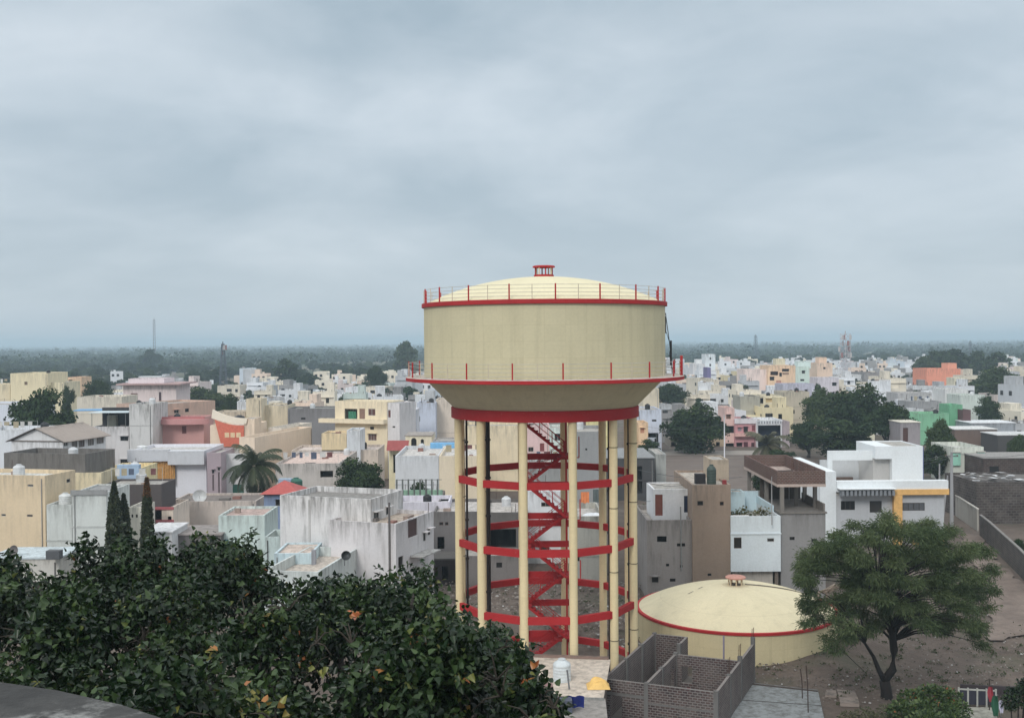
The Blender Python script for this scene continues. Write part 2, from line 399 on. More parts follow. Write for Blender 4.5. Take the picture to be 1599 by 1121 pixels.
# ------------------------------------------------------------------ elevated water tank
CREAM = (200, 194, 158); CREAML = (226, 214, 160); RED = (168, 38, 41)
def tankpaint(c, kk, streaky=.25):
    key = ('tp', c, kk)
    if key in MC: return MC[key]
    m, t, b = newmat('tank_paint'); v, raw, oi = objvec(t); base = alb(c, kk, .97)
    big = noise(t, v, .25, 5, .6); st = noise(t, mapping(t, raw, scale=(1, 1, .06)), 1.6, 5, .6); fine = noise(t, v, 6, 4, .65)
    c1 = mixc(t, math_(t, 'MULTIPLY', ramp(t, big, [(.35, 0), (.7, 1)]), .4), base, tuple(x*y for x, y in zip(base, (.86, .87, .9))))
    c1 = mixc(t, math_(t, 'MULTIPLY', ramp(t, st, [(.5, 0), (.75, 1)]), streaky), c1, tuple(x*.62 for x in base))
    cb = N(t, 'ShaderNodeSeparateXYZ'); t.links.new(raw, cb.inputs[0]); an = N(t, 'ShaderNodeMath', operation='ARCTAN2'); t.links.new(cb.outputs[1], an.inputs[0]); t.links.new(cb.outputs[0], an.inputs[1])
    c2_ = N(t, 'ShaderNodeCombineXYZ'); t.links.new(math_(t, 'MULTIPLY', an.outputs[0], 8.13), c2_.inputs[0]); t.links.new(cb.outputs[2], c2_.inputs[1])
    bk = N(t, 'ShaderNodeTexBrick', offset=0); t.links.new(c2_.outputs[0], bk.inputs['Vector']); bk.inputs['Scale'].default_value = 1; bk.inputs['Brick Width'].default_value = 1.3; bk.inputs['Row Height'].default_value = 1.0; bk.inputs['Mortar Size'].default_value = .012
    bk.inputs['Color1'].default_value = (1, 1, 1, 1); bk.inputs['Color2'].default_value = (.94, .94, .93, 1); bk.inputs['Mortar'].default_value = (.86, .85, .83, 1)   # faint shuttering panels
    c1 = mixc(t, .75, c1, mixc(t, 1, c1, bk.outputs[0], 'MULTIPLY'))
    c1 = mixc(t, .3, c1, mixc(t, 1, c1, ramp(t, fine, [(.3, .8), (.7, 1.08)]), 'MULTIPLY'))
    t.links.new(c1, b.inputs['Base Color']); b.inputs['Roughness'].default_value = .8; b.inputs['Specular IOR Level'].default_value = .25
    bumpy(t, b, math_(t, 'ADD', big, math_(t, 'MULTIPLY', fine, .3)), .05, .35)
    MC[key] = m; return m
def redpaint():
    key = 'red'
    if key in MC: return MC[key]
    m, t, b = newmat('red_paint'); v, raw, oi = objvec(t); base = alb(RED, 1.08, 1.0)
    big = noise(t, v, .8, 5, .65); fine = noise(t, v, 7, 5, .7)
    c1 = mixc(t, ramp(t, big, [(.35, 0), (.75, .5)]), base, tuple(x*.6 for x in base))
    c1 = mixc(t, ramp(t, fine, [(.62, 0), (.78, .45)]), c1, (.42, .3, .27))
    t.links.new(c1, b.inputs['Base Color']); b.inputs['Roughness'].default_value = .7; b.inputs['Specular IOR Level'].default_value = .3; MC[key] = m; return m
TX, TY = 2.2, 74.1
def water_tower():
    T = empty('water_tower', (TX, TY, 0), label='tall cream and red concrete water tank on a ring of twelve columns', cat='water tower')
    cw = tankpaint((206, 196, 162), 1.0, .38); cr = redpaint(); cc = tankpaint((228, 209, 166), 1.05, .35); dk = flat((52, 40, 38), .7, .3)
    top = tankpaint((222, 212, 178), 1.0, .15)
    def P(r, deg, z): a = R(deg); return Vector((r*math.sin(a), -r*math.cos(a), z))
    o = MB(); prof = [(5.6, 17.95), (6.35, 17.95), (6.35, 18.62), (6.2, 18.68)]; o.lathe(prof, 96)
    g = smooth_by_angle(o.build('girder_ring', cr, T))
    o = MB(); o.lathe([(6.18, 18.5), (6.2, 18.62), (8.0, 20.42)], 128); o.lathe([(6.0, 18.3), (.01, 18.9)], 64)
    smooth_by_angle(o.build('cone', cw, T))
    o = MB(); o.lathe([(7.9, 20.4), (9.3, 20.42), (9.38, 20.44), (9.38, 20.66)], 128); e = o.build('walkway_edge', cr, T); smooth_by_angle(e)
    o = MB(); o.lathe([(9.38, 20.66), (9.32, 20.7), (8.1, 20.7)], 128); smooth_by_angle(o.build('walkway', plaster((190, 178, 168), .5), T))
    o = MB(); o.lathe([(8.13, 20.6), (8.13, 25.35)], 160); smooth_by_angle(o.build('tank_wall', cw, T))
    o = MB(); o.lathe([(8.12, 25.28), (8.28, 25.3), (8.28, 25.56), (7.95, 25.58)], 160); smooth_by_angle(o.build('rim_band', cr, T))
    o = MB(); prof = [(8.0*math.sin(a)/math.sin(R(34)), 25.56+(math.cos(a)-math.cos(R(34)))*1.81/(1-math.cos(R(34)))) for a in [R(34)*(1-k/24) for k in range(25)]]
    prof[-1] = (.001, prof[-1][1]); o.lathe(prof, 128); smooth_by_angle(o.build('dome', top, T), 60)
    # vent lantern
    V_ = MB(); V_.lathe([(.001, 27.42), (.66, 27.42), (.68, 27.36), (.68, 27.5), (.55, 27.52), (.55, 27.36)], 32)
    vent = V_.build('vent', cr, T)
    c_ = MB(); c_.lathe([(.001, 27.98), (.68, 27.98), (.76, 28.0), (.76, 28.08), (.68, 28.12), (.001, 28.16)], 32); smooth_by_angle(c_.build('vent_cap', cr, vent))
    for k in range(8):
        a = k*45+10; p = P(.58, a, 27.5); q = P(.58, a, 27.99); MB().tube([p, q], .05, 6).build('vent_post', top if k % 2 else cr, vent)
    # columns and ring beams
    seam = flat((215, 190, 160), .8)
    for k in range(12):
        a = 15+30*k; o = MB(); o.tube([P(6, a, -.6), P(6, a, 18.0)], .27, 20); smooth_by_angle(o.build('column', cc, T))
    for z in (13.93, 9.70, 5.47, 1.23):
        for k in range(12):
            a = 15+30*k; p = P(6, a, z); q = P(6, a+30, z); d = (q-p).normalized()
            MB().bar(p+d*.22, q-d*.22, .28, .46).build('ring_beam', cr, T)
    # pipes
    for dx, y, r_, zt in ((-5.4, 1.6, .075, 18), (-3.96, 3.2, .15, 18), (4.05, -3.9, .14, 18), (5.62, -.7, .1, 18)):
        o = MB(); o.tube([(dx, y, -.2), (dx, y, zt)], r_, 12)
        for z in (2.5, 5.2, 7.9, 10.6, 13.3, 16): o.tube([(dx, y, z), (dx, y, z+.14)], r_+.05, 12)
        o.build('pipe', dk, T, smooth=False)
        # clamps to the nearest column
        best = min((P(6, 15+30*k, 0) for k in range(12)), key=lambda c_: (c_-Vector((dx, y, 0))).length)
        for z in (3.8, 8.2, 12.3, 16.2):
            c2 = MB()
            c2.tube([best+Vector((.29*math.cos(a_), .29*math.sin(a_), z)) for a_ in [R(30*i) for i in range(13)]], .022, 5)
            c2.bar((dx, y, z), (best.x, best.y, z), .04, .04)
            c2.build('pipe_clamp', dk, T)
    # railings
    rail = flat((196, 192, 180), .5, .2); thinp = flat((205, 188, 160), .6)
    for nm, rr, z0, h, n, off, nt_ in (('rim', 8.12, 25.56, .95, 18, 3.2, 4), ('walkway', 9.2, 20.68, 1.02, 19, 5.2, 4)):
        st = 360/n
        for k in range(n):
            a = off+st*k; MB().bar(P(rr, a, z0), P(rr, a, z0+h), .09, .09).build('railing_post', cr, T)
            MB().bar(P(rr, a+st/2, z0), P(rr, a+st/2, z0+h*.96), .045, .045).build('railing_post', thinp, T)
        for j in range(nt_):
            z = z0+h*(.22+.24*j); o = MB(); pts = [P(rr, off+st/2*i, z) for i in range(2*n+1)]
            o.tube(pts, .014, 4, cap=False); o.build('rail', rail, T)
    # rusty gate posts at the ladder side of the walkway
    for a in (78, 84): MB().bar(P(9.2, a, 20.68), P(9.2, a, 22.0), .16, .16).build('ladder_post', thinp if a == 84 else cr, T)
    # staircase
    S = MB(); xl, xr = -1.25, 1.35; zs = [17.45, 15.35, 13.4, 11.25, 9.3, 7.2, 5.25, 3.1, 1.2, 0.1]
    S.bar((xl-.1, .55, 0), (xl-.1, .55, 18), .12, .12).bar((xr+.1, .55, 0), (xr+.1, .55, 18), .12, .12)
    st = S.build('staircase', cr, T)
    for i in range(len(zs)-1):
        a, b = (xl, xr) if i % 2 == 0 else (xr, xl); za, zb = zs[i], zs[i+1]; yo = -.45 if i % 2 == 0 else .45
        f = MB()
        for s in (-.38, .38): f.bar((a, yo+s, za-.08), (b, yo+s, zb-.08), .05, .17)
        n = 10
        for k in range(n):
            u = (k+.5)/n; f.box(a+(b-a)*u-.14, a+(b-a)*u+.14, yo-.36, yo+.36, za+(zb-za)*u+.02, za+(zb-za)*u+.06)
        fl = f.build('flight', cr, st)
        h = MB()
        for s in (-.4, .4):
            h.bar((a, yo+s, za+.85), (b, yo+s, zb+.85), .035, .035); h.bar((a, yo+s, za+.45), (b, yo+s, zb+.45), .025, .025)
            for u in (0.02, .34, .66, .98): h.bar((a+(b-a)*u, yo+s, za+(zb-za)*u), (a+(b-a)*u, yo+s, za+(zb-za)*u+.86), .035, .035)
        h.build('handrail', cr, st)
        l = MB(); xx = b; s = 1 if b > 0 else -1
        l.box(min(xx, xx+s*.55), max(xx, xx+s*.55), -.9, .9, zb-.12, zb+.0)
        l.build('landing', cr, st)
        # deep beam carrying the landing
        MB().bar((-1.5, 1.15, zb-.28), (1.7, 1.15, zb-.28), .16, .42).build('landing_beam', cr, st)
    for z, x in ((15.2, 2.25), (11, 2.3), (6.9, 2.3)):
        MB().bar((x, -.9, z), (x, -.9, z+1.4), .07, .07).bar((1.4, -.9, z), (x, -.9, z), .07, .07).build('landing_post', cr, st)
    # aerials fixed to the right side of the walkway
    A = MB(); bx, by = 8.75, 1.2
    A.tube([(bx+.1, by, 20.7), (bx-.05, by, 22.6), (bx-.35, by, 24.9)], .03, 6); A.tube([(bx-.38, by, 23.5), (bx-.38, by, 24.65)], .075, 8); A.tube([(bx+.03, by+.1, 21.3), (bx+.03, by+.1, 23.0)], .07, 8)
    A.tube([(bx-.3, by, 23.6), (bx, by+.05, 22.6), (bx-.1, by, 22.0), (bx+.2, by, 20.7)], .018, 5)
    o = A.build('aerial', flat((45, 44, 46), .6), None, loc=(TX, TY, 0)); tag(o, 'black whip aerials and cable beside the right edge of the big tank', 'aerial')
water_tower()
def ground_tank():
    x, y = 17.25, 84.6; r = 7.6
    T = empty('ground_reservoir', (x, y, 0), label='low round cream water tank with domed roof and thin red band', cat='water tank')
    cc = tankpaint((218, 204, 164), .93, .45); top = tankpaint((224, 212, 178), .95, .3); cr = redpaint()
    o = MB(); o.lathe([(r, -.8), (r, 2.08)], 128); smooth_by_angle(o.build('tank_wall', cc, T))
    o = MB(); o.lathe([(r-.05, 2.04), (r+.09, 2.06), (r+.09, 2.24), (r-.2, 2.26)], 128); smooth_by_angle(o.build('rim_band', cr, T))
    A = 36; o = MB(); prof = [((r-.1)*math.sin(a)/math.sin(R(A)), 2.24+(math.cos(a)-math.cos(R(A)))*1.78/(1-math.cos(R(A)))) for a in [R(A)*(1-k/24) for k in range(25)]]
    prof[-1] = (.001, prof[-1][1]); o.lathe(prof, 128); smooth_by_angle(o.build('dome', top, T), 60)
    zt = 4.0; pk = flat((208, 142, 122), .8)
    v = MB(); v.lathe([(.5, zt-.1), (.5, zt+.04), (.001, zt+.05)], 24, m=0); vent = v.build('vent', flat((90, 84, 70), .8), T)
    o = MB(); o.lathe([(.001, zt+.5), (.7, zt+.5), (.78, zt+.53), (.78, zt+.62), (.7, zt+.67), (.001, zt+.7)], 32); smooth_by_angle(o.build('vent_cap', pk, vent))
    for k in range(7):
        a = R(k*51.4+8); MB().tube([(.52*math.cos(a), .52*math.sin(a), zt-.05), (.52*math.cos(a), .52*math.sin(a), zt+.51)], .055, 8).build('vent_post', flat((214, 190, 150), .7), vent)
    def dz(q): # height of dome at radius q
        a = math.asin(min(1, q/(r-.1)*math.sin(R(A)))); return 2.24+(math.cos(a)-math.cos(R(A)))*1.78/(1-math.cos(R(A)))
    o = MB(); pts = []
    for k in range(13):
        q = .75+k*.52; a = R(-8+1.6*k); pts.append((q*math.cos(a)*.98, q*math.sin(a), dz(q)+.06))
    o.tube(pts, .045, 8); o.build('pipe', flat((120, 112, 100), .6), T)
    # hatch strip on the left of the dome
    o = MB(); p = [(-3.9, -1.0), (-2.6, .1), (-2.5, 0), (-3.8, -1.12)]
    o.poly([(a, b, dz(math.hypot(a, b))+.02) for a, b in p]); o.build('crack_patch', flat((150, 140, 115), .8), T)
ground_tank()
# ------------------------------------------------------------------ unfinished brick building
def brick_house():
    A = PZ(940, 1059, 2.7); B = PZ(1120, 1081, 2.7)
    ux = Vector((B.x-A.x, B.y-A.y, 0)); W = ux.length; rz = math.atan2(ux.y, ux.x)
    T = empty('unfinished_house', (A.x, A.y, 0), rz, label='roofless unplastered brick house with grey concrete posts in front of the tanks', cat='building site')
    bm = brickmat((92, 68, 66), (68, 56, 58), (126, 120, 116), .3); gm = brickmat((112, 94, 90), (92, 78, 76), (134, 126, 122), .45)
    pc = plaster((122, 120, 118), .5, k=.9); t = .16
    D = 11.0; H = 2.7
    def wall(x0, x1, y0, y1, z0=-.1, z1=H, m=None, holes=()):
        o = MB(); al = (x1-x0) > (y1-y0)
        u0, u1 = (x0, x1) if al else (y0, y1)
        def bx(a, b, c, d):
            if b-a > .01 and d-c > .01:
                o.box(a, b, y0, y1, c, d) if al else o.box(x0, x1, a, b, c, d)
        cur = u0
        for (a, b, c, d) in sorted(holes):
            bx(cur, a, z0, z1); bx(a, b, z0, c); bx(a, b, d, z1); cur = b
        bx(cur, u1, z0, z1); return o.build('wall', m or bm, T)
    fr = .38*W
    wall(0, W, 0, t, holes=[(.5, 1.25, -.1, 1.75)])
    wall(0, t, t, D, m=gm); wall(W-t, W, t, D, z1=H, m=gm)
    wall(t, 2.3, D-t, D); wall(2.3, 2.3+t, D-2.2, D, m=gm)
    wall(fr, fr+t, t, 6.6, m=gm, holes=[(5.2, 6.0, -.1, 2.1)])
    wall(fr+t, W-t, 6.6, 6.6+t, holes=[(.38*W+.5, .38*W+1.2, .9, 2.0)])
    # bond beam line and posts
    for (x, y, h) in ((-.02, -.02, 2.72), (fr-.05, -.02, 2.75), (W-.22, -.02, 2.76), (.0, 4.2, 2.78), (.0, 7.6, 2.8), (-.01, D-.22, 2.78), (fr-.04, 3.2, 2.78), (fr-.04, 6.55, 2.8), (W-.22, 3.4, 2.78), (W-.22, 6.6, 3.0), (W-.22, 10.8, 3.15), (2.27, D-2.3, 2.8)):
        MB().box(x, x+.26, y, y+.26, -.05, h).build('post', pc, T)
    o = MB(); o.box(.26, fr-.07, -.012, .0, 1.78, 1.98); o.box(fr+.23, W-.24, -.012, 0, 1.5, 1.6); o.build('lintel', pc, T)
    rb = flat((92, 66, 52), .8)
    for x, y in ((W-.1, 6.7), (W-.1, 10.9), (W-.1, 3.5)):
        o = MB()
        for dx, dy in ((0, 0), (.1, 0), (.1, .1), (0, .1)): o.tube([(x+dx-.06, y+dy, 2.7), (x+dx-.06+.02, y+dy, 3.7+dx)], .012, 4)
        o.build('rebar', rb, T)
    MB().tube([(W-1.6, 8.9, -.0), (W-1.6, 8.9, 3.6)], .06, 8).build('drain_pipe', flat((150, 140, 160), .5), T)
    f = MB().box(.02, W-.02, .02, D-.02, -.2, .03); f.build('floor_slab', plaster((120, 112, 105), .5, k=.8), T)
    # junk pile of sacks inside
    rng = random.Random(4)
    o = MB()
    for k in range(9):
        x = fr+.9+rng.random()*1.1; y = 4.6+rng.random()*1.2; z = .25+.22*(k//3); r_ = .32
        o.lathe([(.01, z-.2), (r_, z-.12), (r_*1.05, z), (r_*.8, z+.14), (.01, z+.18)], 10, (x, y), m=k % 3)
    p = o.build('sack_heap', [flat((110, 140, 100), .8), flat((190, 66, 66), .7), flat((170, 170, 165), .8)], None, smooth=True)
    p.matrix_world = Matrix.Translation((A.x, A.y, 0)) @ Matrix.Rotation(rz, 4, 'Z')
    tag(p, 'heap of red, green and white sacks inside the roofless brick house', 'sacks')
brick_house()
# concrete slab with joints
def slab():
    pm = plaster((150, 156, 158), .45, k=.95)
    P4 = [PZ(1168, 1066, .1), PZ(1277, 1078, .1), PZ(1300, 1180, .1), PZ(1100, 1180, .1)]
    T = tag(MB().prism([(p.x, p.y) for p in reversed(P4)], -.2, .16).build('concrete_slab', pm), kind='structure')
    for k, (y0, y1) in enumerate(((1091, 1101),)):
        a = PZ(1135, y0, .165); b = PZ(1283, y1, .165); MB().bar((a.x, a.y, .165), (b.x, b.y, .165), .07, .02).build('joint_strip', flat((70, 66, 62), .9), T)
    a = PZ(1168, 1067, .165); b = PZ(1277, 1079, .165); MB().bar((a.x, a.y, .19), (b.x, b.y, .19), .16, .06).build('slab_edge', flat((84, 72, 66), .9), T)
    rb = flat((70, 52, 44), .8)
    for i, (px, py, ln) in enumerate(((1253, 1090, 1.9), (1262, 1112, 2.9))):
        p = PZ(px, py, .15); o = MB().tube([(0, 0, 0), (-.03, 0, ln*.6), (-.12, .02, ln)], .035, 6).build('iron_rod', rb, None, loc=(p.x, p.y, .15))
        tag(o, ['short thin iron rod standing at the back of the concrete slab', 'tall thin iron rod standing nearer on the concrete slab'][i], 'rod')
    # sandstone slabs laid on the dirt
    sm = plaster((168, 150, 138), .5, k=.8)
    for i, (a, b, c, d, lb) in enumerate((((1290, 1078), (1305, 1078), (1307, 1087), (1288, 1086), 'left small pale stone slab lying on dirt beside the concrete slab'),
                             ((1307, 1077), (1334, 1079), (1338, 1087), (1309, 1087), 'upper of two larger stone slabs left of the feathery tree'),
                             ((1310, 1088.5), (1339, 1088.5), (1342, 1099), (1312, 1098), 'lower of two larger stone slabs left of the feathery tree'))):
        q = [PZ(*p, .2) for p in (a, b, c, d)]; o = MB().prism([(p.x, p.y) for p in reversed(q)], .02, .26).build('stone_slab', sm); tag(o, lb, 'stone slab', 'stone slabs on the dirt')
slab()
# near parapet in the corner
def parapet():
    z = 22.25
    a = PZ(-160, 1037, z); b = PZ(0, 1054, z); c = PZ(100, 1068, z); d = PZ(200, 1090, z); e = PZ(290, 1119, z); f_ = PZ(420, 1175, z)
    m, t, bs = newmat('old_concrete'); v, raw, oi = objvec(t)
    n = noise(t, raw, 3, 6, .7); n2 = noise(t, raw, 1.1, 5, .6); n3 = noise(t, raw, 22, 5, .75)
    cc = mixc(t, ramp(t, n, [(.35, 0), (.65, 1)]), (.028, .028, .028), (.085, .083, .08))
    cc = mixc(t, ramp(t, math_(t, 'MULTIPLY', n2, n), [(.27, 0), (.36, .9)]), cc, (.5, .5, .48))
    cc = mixc(t, ramp(t, n3, [(.3, .6), (.6, 0)]), cc, (.03, .03, .03)); t.links.new(cc, bs.inputs['Base Color']); bs.inputs['Roughness'].default_value = .95
    bumpy(t, bs, math_(t, 'ADD', n3, n), .012, .9)
    pts = [a, b, c, d, e, f_]; near = [Vector((p.x-.15*0, p.y, p.z)) - Vector((.12, .75, 0)) for p in pts]
    mb = MB(); n_ = len(pts)
    for i in range(n_-1):
        p, q = pts[i], pts[i+1]; pn, qn = near[i], near[i+1]
        o = Vector((0, -.03, -.03)); dz = Vector((0, 0, -1.4))
        mb.quad(pn, qn, q+Vector((0, -.04, 0)), p+Vector((0, -.04, 0))); mb.quad(p+Vector((0, -.04, 0)), q+Vector((0, -.04, 0)), q+o, p+o)
        mb.quad(p+o, q+o, q+o+dz, p+o+dz); mb.quad(pn+dz, qn+dz, qn, pn)
    o = mb.build('parapet_wall', m, smooth=False); tag(o, 'old dark stained concrete parapet in the bottom left corner', 'parapet')
parapet()
# ------------------------------------------------------------------ houses
def wall_face(mb, o, u, n, U0_, U1_, z0, z1, holes, rev=.12, m=0):
    us = sorted({U0_, U1_, *[h[0] for h in holes], *[h[1] for h in holes]}); zs = sorted({z0, z1, *[h[2] for h in holes], *[h[3] for h in holes]})
    P = lambda a, z, d=0: (o[0]+u[0]*a-n[0]*d, o[1]+u[1]*a-n[1]*d, z)
    for i in range(len(us)-1):
        for j in range(len(zs)-1):
            cu = (us[i]+us[i+1])/2; cz = (zs[j]+zs[j+1])/2
            if any(h[0] < cu < h[1] and h[2] < cz < h[3] for h in holes): continue
            mb.quad(P(us[i], zs[j]), P(us[i+1], zs[j]), P(us[i+1], zs[j+1]), P(us[i], zs[j+1]), m)
    for (a, b, c, d) in holes:
        mb.quad(P(a, c), P(b, c), P(b, c, rev), P(a, c, rev), m); mb.quad(P(a, d), P(a, d, rev), P(b, d, rev), P(b, d), m)
        mb.quad(P(a, c), P(a, c, rev), P(a, d, rev), P(a, d), m); mb.quad(P(b, c), P(b, d), P(b, d, rev), P(b, c, rev), m)
FACES = {'f': lambda x0, x1, y0, y1: ((x0, y0), (1, 0), (0, -1), x1-x0), 'r': lambda x0, x1, y0, y1: ((x1, y0), (0, 1), (1, 0), y1-y0),
         'l': lambda x0, x1, y0, y1: ((x0, y1), (0, -1), (-1, 0), y1-y0), 'b': lambda x0, x1, y0, y1: ((x1, y1), (-1, 0), (0, 1), x1-x0)}
SHUT = [(92, 58, 50), (70, 72, 74), (58, 44, 38), (120, 88, 66), (56, 60, 66)]
class House:
    def __init__(s, label, xa, xb, y, d, db=None, L=8, name='house', cat='house', group=None, base=0):
        db = db or d
        a = PD(xa, y, d); b = PD(xb, y, db); s.h = a.z
        ux = Vector((b.x-a.x, b.y-a.y, 0)); s.W = ux.length; s.L = L; s.rz = math.atan2(ux.y, ux.x)
        s.root = empty(name, (a.x, a.y, 0), s.rz, label=label, cat=cat, group=group); s.base = base
        s.inv = (Matrix.Translation((a.x, a.y, 0)) @ Matrix.Rotation(s.rz, 4, 'Z')).inverted()
        s.rng = random.Random(label); s.d = d
    def loc(s, px, py, ax, val):
        o = s.inv @ CAM; dr = s.inv.to_3x3() @ ray(px, py); t = (val-o[ax])/dr[ax]; return o+dr*t
    def block(s, x0=0, x1=None, y0=0, y1=None, z0=None, z1=None, col=(200, 200, 200), par=.8, dirt=.35, holes=(), roof=(172, 166, 158), mat=None, nm='wall', k=None, roofn='roof', chajja=True, back=False):
        x1 = s.W if x1 is None else x1; y1 = s.L if y1 is None else y1; z0 = s.base-.3 if z0 is None else z0; z1 = s.h if z1 is None else z1
        m = mat or plaster(col, dirt, k=k); mb = MB(); wins = []
        hd = {'f': [], 'r': [], 'l': [], 'b': []}
        for h in holes:
            f, pa, qa, pb, qb, kind = h[:6]
            o, u, n, W = FACES[f](x0, x1, y0, y1); ax = 1 if f in 'fb' else 0; val = o[ax]
            A = s.loc(pa, qa, ax, val); B = s.loc(pb, qb, ax, val)
            ua = (A.x-o[0])*u[0]+(A.y-o[1])*u[1]; ub = (B.x-o[0])*u[0]+(B.y-o[1])*u[1]
            ua, ub = sorted((ua, ub)); za, zb = sorted((A.z, B.z))
            ua = max(.12, ua); ub = min(W-.12, ub); za = max(z0+.05, za); zb = min(z1-.1, zb)
            if ub-ua < .15 or zb-za < .15: continue
            if any(not (ub < g[0] or ua > g[1] or zb < g[2] or za > g[3]) for g in hd[f]): continue
            hd[f].append((ua, ub, za, zb)); wins.append((f, ua, ub, za, zb, kind, h[6] if len(h) > 6 else None))
        for f in 'frlb':
            o, u, n, W = FACES[f](x0, x1, y0, y1)
            wall_face(mb, o, u, n, 0, W, z0, z1, hd[f])
        t = .18; zd = z1-par
        if par > .05:
            mb.quad((x0, y0, z1), (x1, y0, z1), (x1-t, y0+t, z1), (x0+t, y0+t, z1)); mb.quad((x1, y0, z1), (x1, y1, z1), (x1-t, y1-t, z1), (x1-t, y0+t, z1))
            mb.quad((x1, y1, z1), (x0, y1, z1), (x0+t, y1-t, z1), (x1-t, y1-t, z1)); mb.quad((x0, y1, z1), (x0, y0, z1), (x0+t, y0+t, z1), (x0+t, y1-t, z1))
            a, b, c, e = x0+t, x1-t, y0+t, y1-t
            mb.quad((b, c, zd), (a, c, zd), (a, c, z1), (b, c, z1)); mb.quad((b, e, zd), (b, c, zd), (b, c, z1), (b, e, z1))
            mb.quad((a, e, zd), (b, e, zd), (b, e, z1), (a, e, z1)); mb.quad((a, c, zd), (a, e, zd), (a, e, z1), (a, c, z1))
            wl = mb.build(nm, m, s.root)
            rf = MB().box(a+.003, b-.003, c+.003, e-.003, zd-.12, zd).build(roofn, plaster(roof, .4, k=1.1), s.root)
        else:
            wl = mb.build(nm, m, s.root); q = .12
            rf = MB().box(x0-q, x1+q, y0-q, y1+q, z1+.002, z1+.14).build(roofn, plaster(roof, .3, k=1.1), s.root)
        for (f, ua, ub, za, zb, kind, c) in wins:
            o, u, n, W = FACES[f](x0, x1, y0, y1)
            P = lambda a, z, dd: (o[0]+u[0]*a-n[0]*dd, o[1]+u[1]*a-n[1]*dd, z)
            g = MB()
            if kind == 'o':       # deep opening with dark room behind
                dd = min(2.2, (y1-y0)*.6 if f in 'fb' else (x1-x0)*.6)
                g.quad(P(ua, za, dd), P(ub, za, dd), P(ub, zb, dd), P(ua, zb, dd)); g.quad(P(ua, za, .125), P(ub, za, .125), P(ub, za, dd), P(ua, za, dd))
                g.quad(P(ua, zb, .125), P(ua, zb, dd), P(ub, zb, dd), P(ub, zb, .125)); g.quad(P(ua, za, .125), P(ua, za, dd), P(ua, zb, dd), P(ua, zb, .125)); g.quad(P(ub, za, .125), P(ub, zb, .125), P(ub, zb, dd), P(ub, za, dd))
                g.build('opening', plaster(c or (120, 112, 104), .4, k=.8), s.root); continue
            if kind == 'd':
                g.quad(P(ua, za, .1), P(ub, za, .1), P(ub, zb, .1), P(ua, zb, .1)); g.build('door', flat(c or s.rng.choice(SHUT), .6, k=1.1), s.root); continue
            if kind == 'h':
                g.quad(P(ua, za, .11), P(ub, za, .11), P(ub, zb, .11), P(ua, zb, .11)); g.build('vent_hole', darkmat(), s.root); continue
            g.quad(P(ua, za, .1), P(ub, za, .1), P(ub, zb, .1), P(ua, zb, .1)); wn = g.build('window', glassmat() if c is None else flat(c, .5, k=1.1), s.root)
            if s.d < 200:
                fr = MB(); nb = max(1, round((ub-ua)/.55))
                fc = flat(s.rng.choice([(150, 142, 132), (96, 66, 52), (190, 188, 184), (70, 66, 64)]), .6, k=1)
                for k_ in range(nb+1):
                    a = ua+(ub-ua)*k_/nb; w_ = .03; a0 = max(ua+.003, a-w_); a1 = min(ub-.003, a+w_)
                    q = [P(a0, za+.003, .09), P(a1, za+.003, .09), P(a1, zb-.003, .09), P(a0, zb-.003, .09)]; q2 = [P(a0, za+.003, .04), P(a1, za+.003, .04), P(a1, zb-.003, .04), P(a0, zb-.003, .04)]
                    fr.quad(*q2); fr.quad(q2[0], q2[3], q[3], q[0]); fr.quad(q2[1], q[1], q[2], q2[2])
                for z in (za+.035, zb-.035):
                    fr.quad(P(ua, z-.03, .045), P(ub, z-.03, .045), P(ub, z+.03, .045), P(ua, z+.03, .045))
                fr.build('frame', fc, wn)
            if chajja and zb-za > .5 and s.rng.random() < .75:
                cj = MB(); dd = -.45; e = .15
                q = [P(ua-e, zb+.06, 0), P(ub+e, zb+.06, 0), P(ub+e, zb+.06, dd), P(ua-e, zb+.06, dd)]; z_ = .07
                qt = [(p[0], p[1], p[2]+z_) for p in q]
                cj.quad(*q); cj.quad(*reversed(qt)); cj.quad(q[3], q[2], qt[2], qt[3]); cj.quad(q[0], q[3], qt[3], qt[0]); cj.quad(q[2], q[1], qt[1], qt[2])
                cj.build('sunshade', m, s.root)
        return wl
    def wing(s, xa, xb, yt, yo, L2, col, z0=None, nm='upper_room', **k):
        a = s.loc(xa, yt, 1, yo); b = s.loc(xb, yt, 1, yo); z0 = s.h-.85 if z0 is None else z0
        s.block(a.x, b.x, yo, yo+L2, z0, a.z, col, nm=nm, roofn='upper_roof', **k); return a, b
    def auto(s, f='f', n=None, floors=None, W=None, top=None, kinds='wwwd'):
        """a row of windows per storey, given as picture-free local sizes"""
        out = []
        return out
def autoholes(H, x0, x1, y0, y1, z0, z1, faces='fr'):
    """windows by storey in local metres -> list of direct holes"""
    res = []
    for f in faces:
        W = (x1-x0) if f in 'fb' else (y1-y0); n = max(1, int(W/3.2)); z = z1-1.1
        while z > z0+1.2:
            for k in range(n):
                if H.rng.random() < .3: continue
                c = W*(k+.5)/n+H.rng.uniform(-.3, .3); hw = H.rng.choice([.4, .55, .7]); dr = H.rng.random() < .18
                a, b = c-hw, c+hw; t = z-.4; bo = t-(2.0 if dr else H.rng.choice([.7, 1.1, 1.2]))
                if a > .2 and b < W-.2 and bo > z0+.1: res.append((f, a, b, bo, t, 'd' if dr else 'w'))
            z -= 3.1
    return res
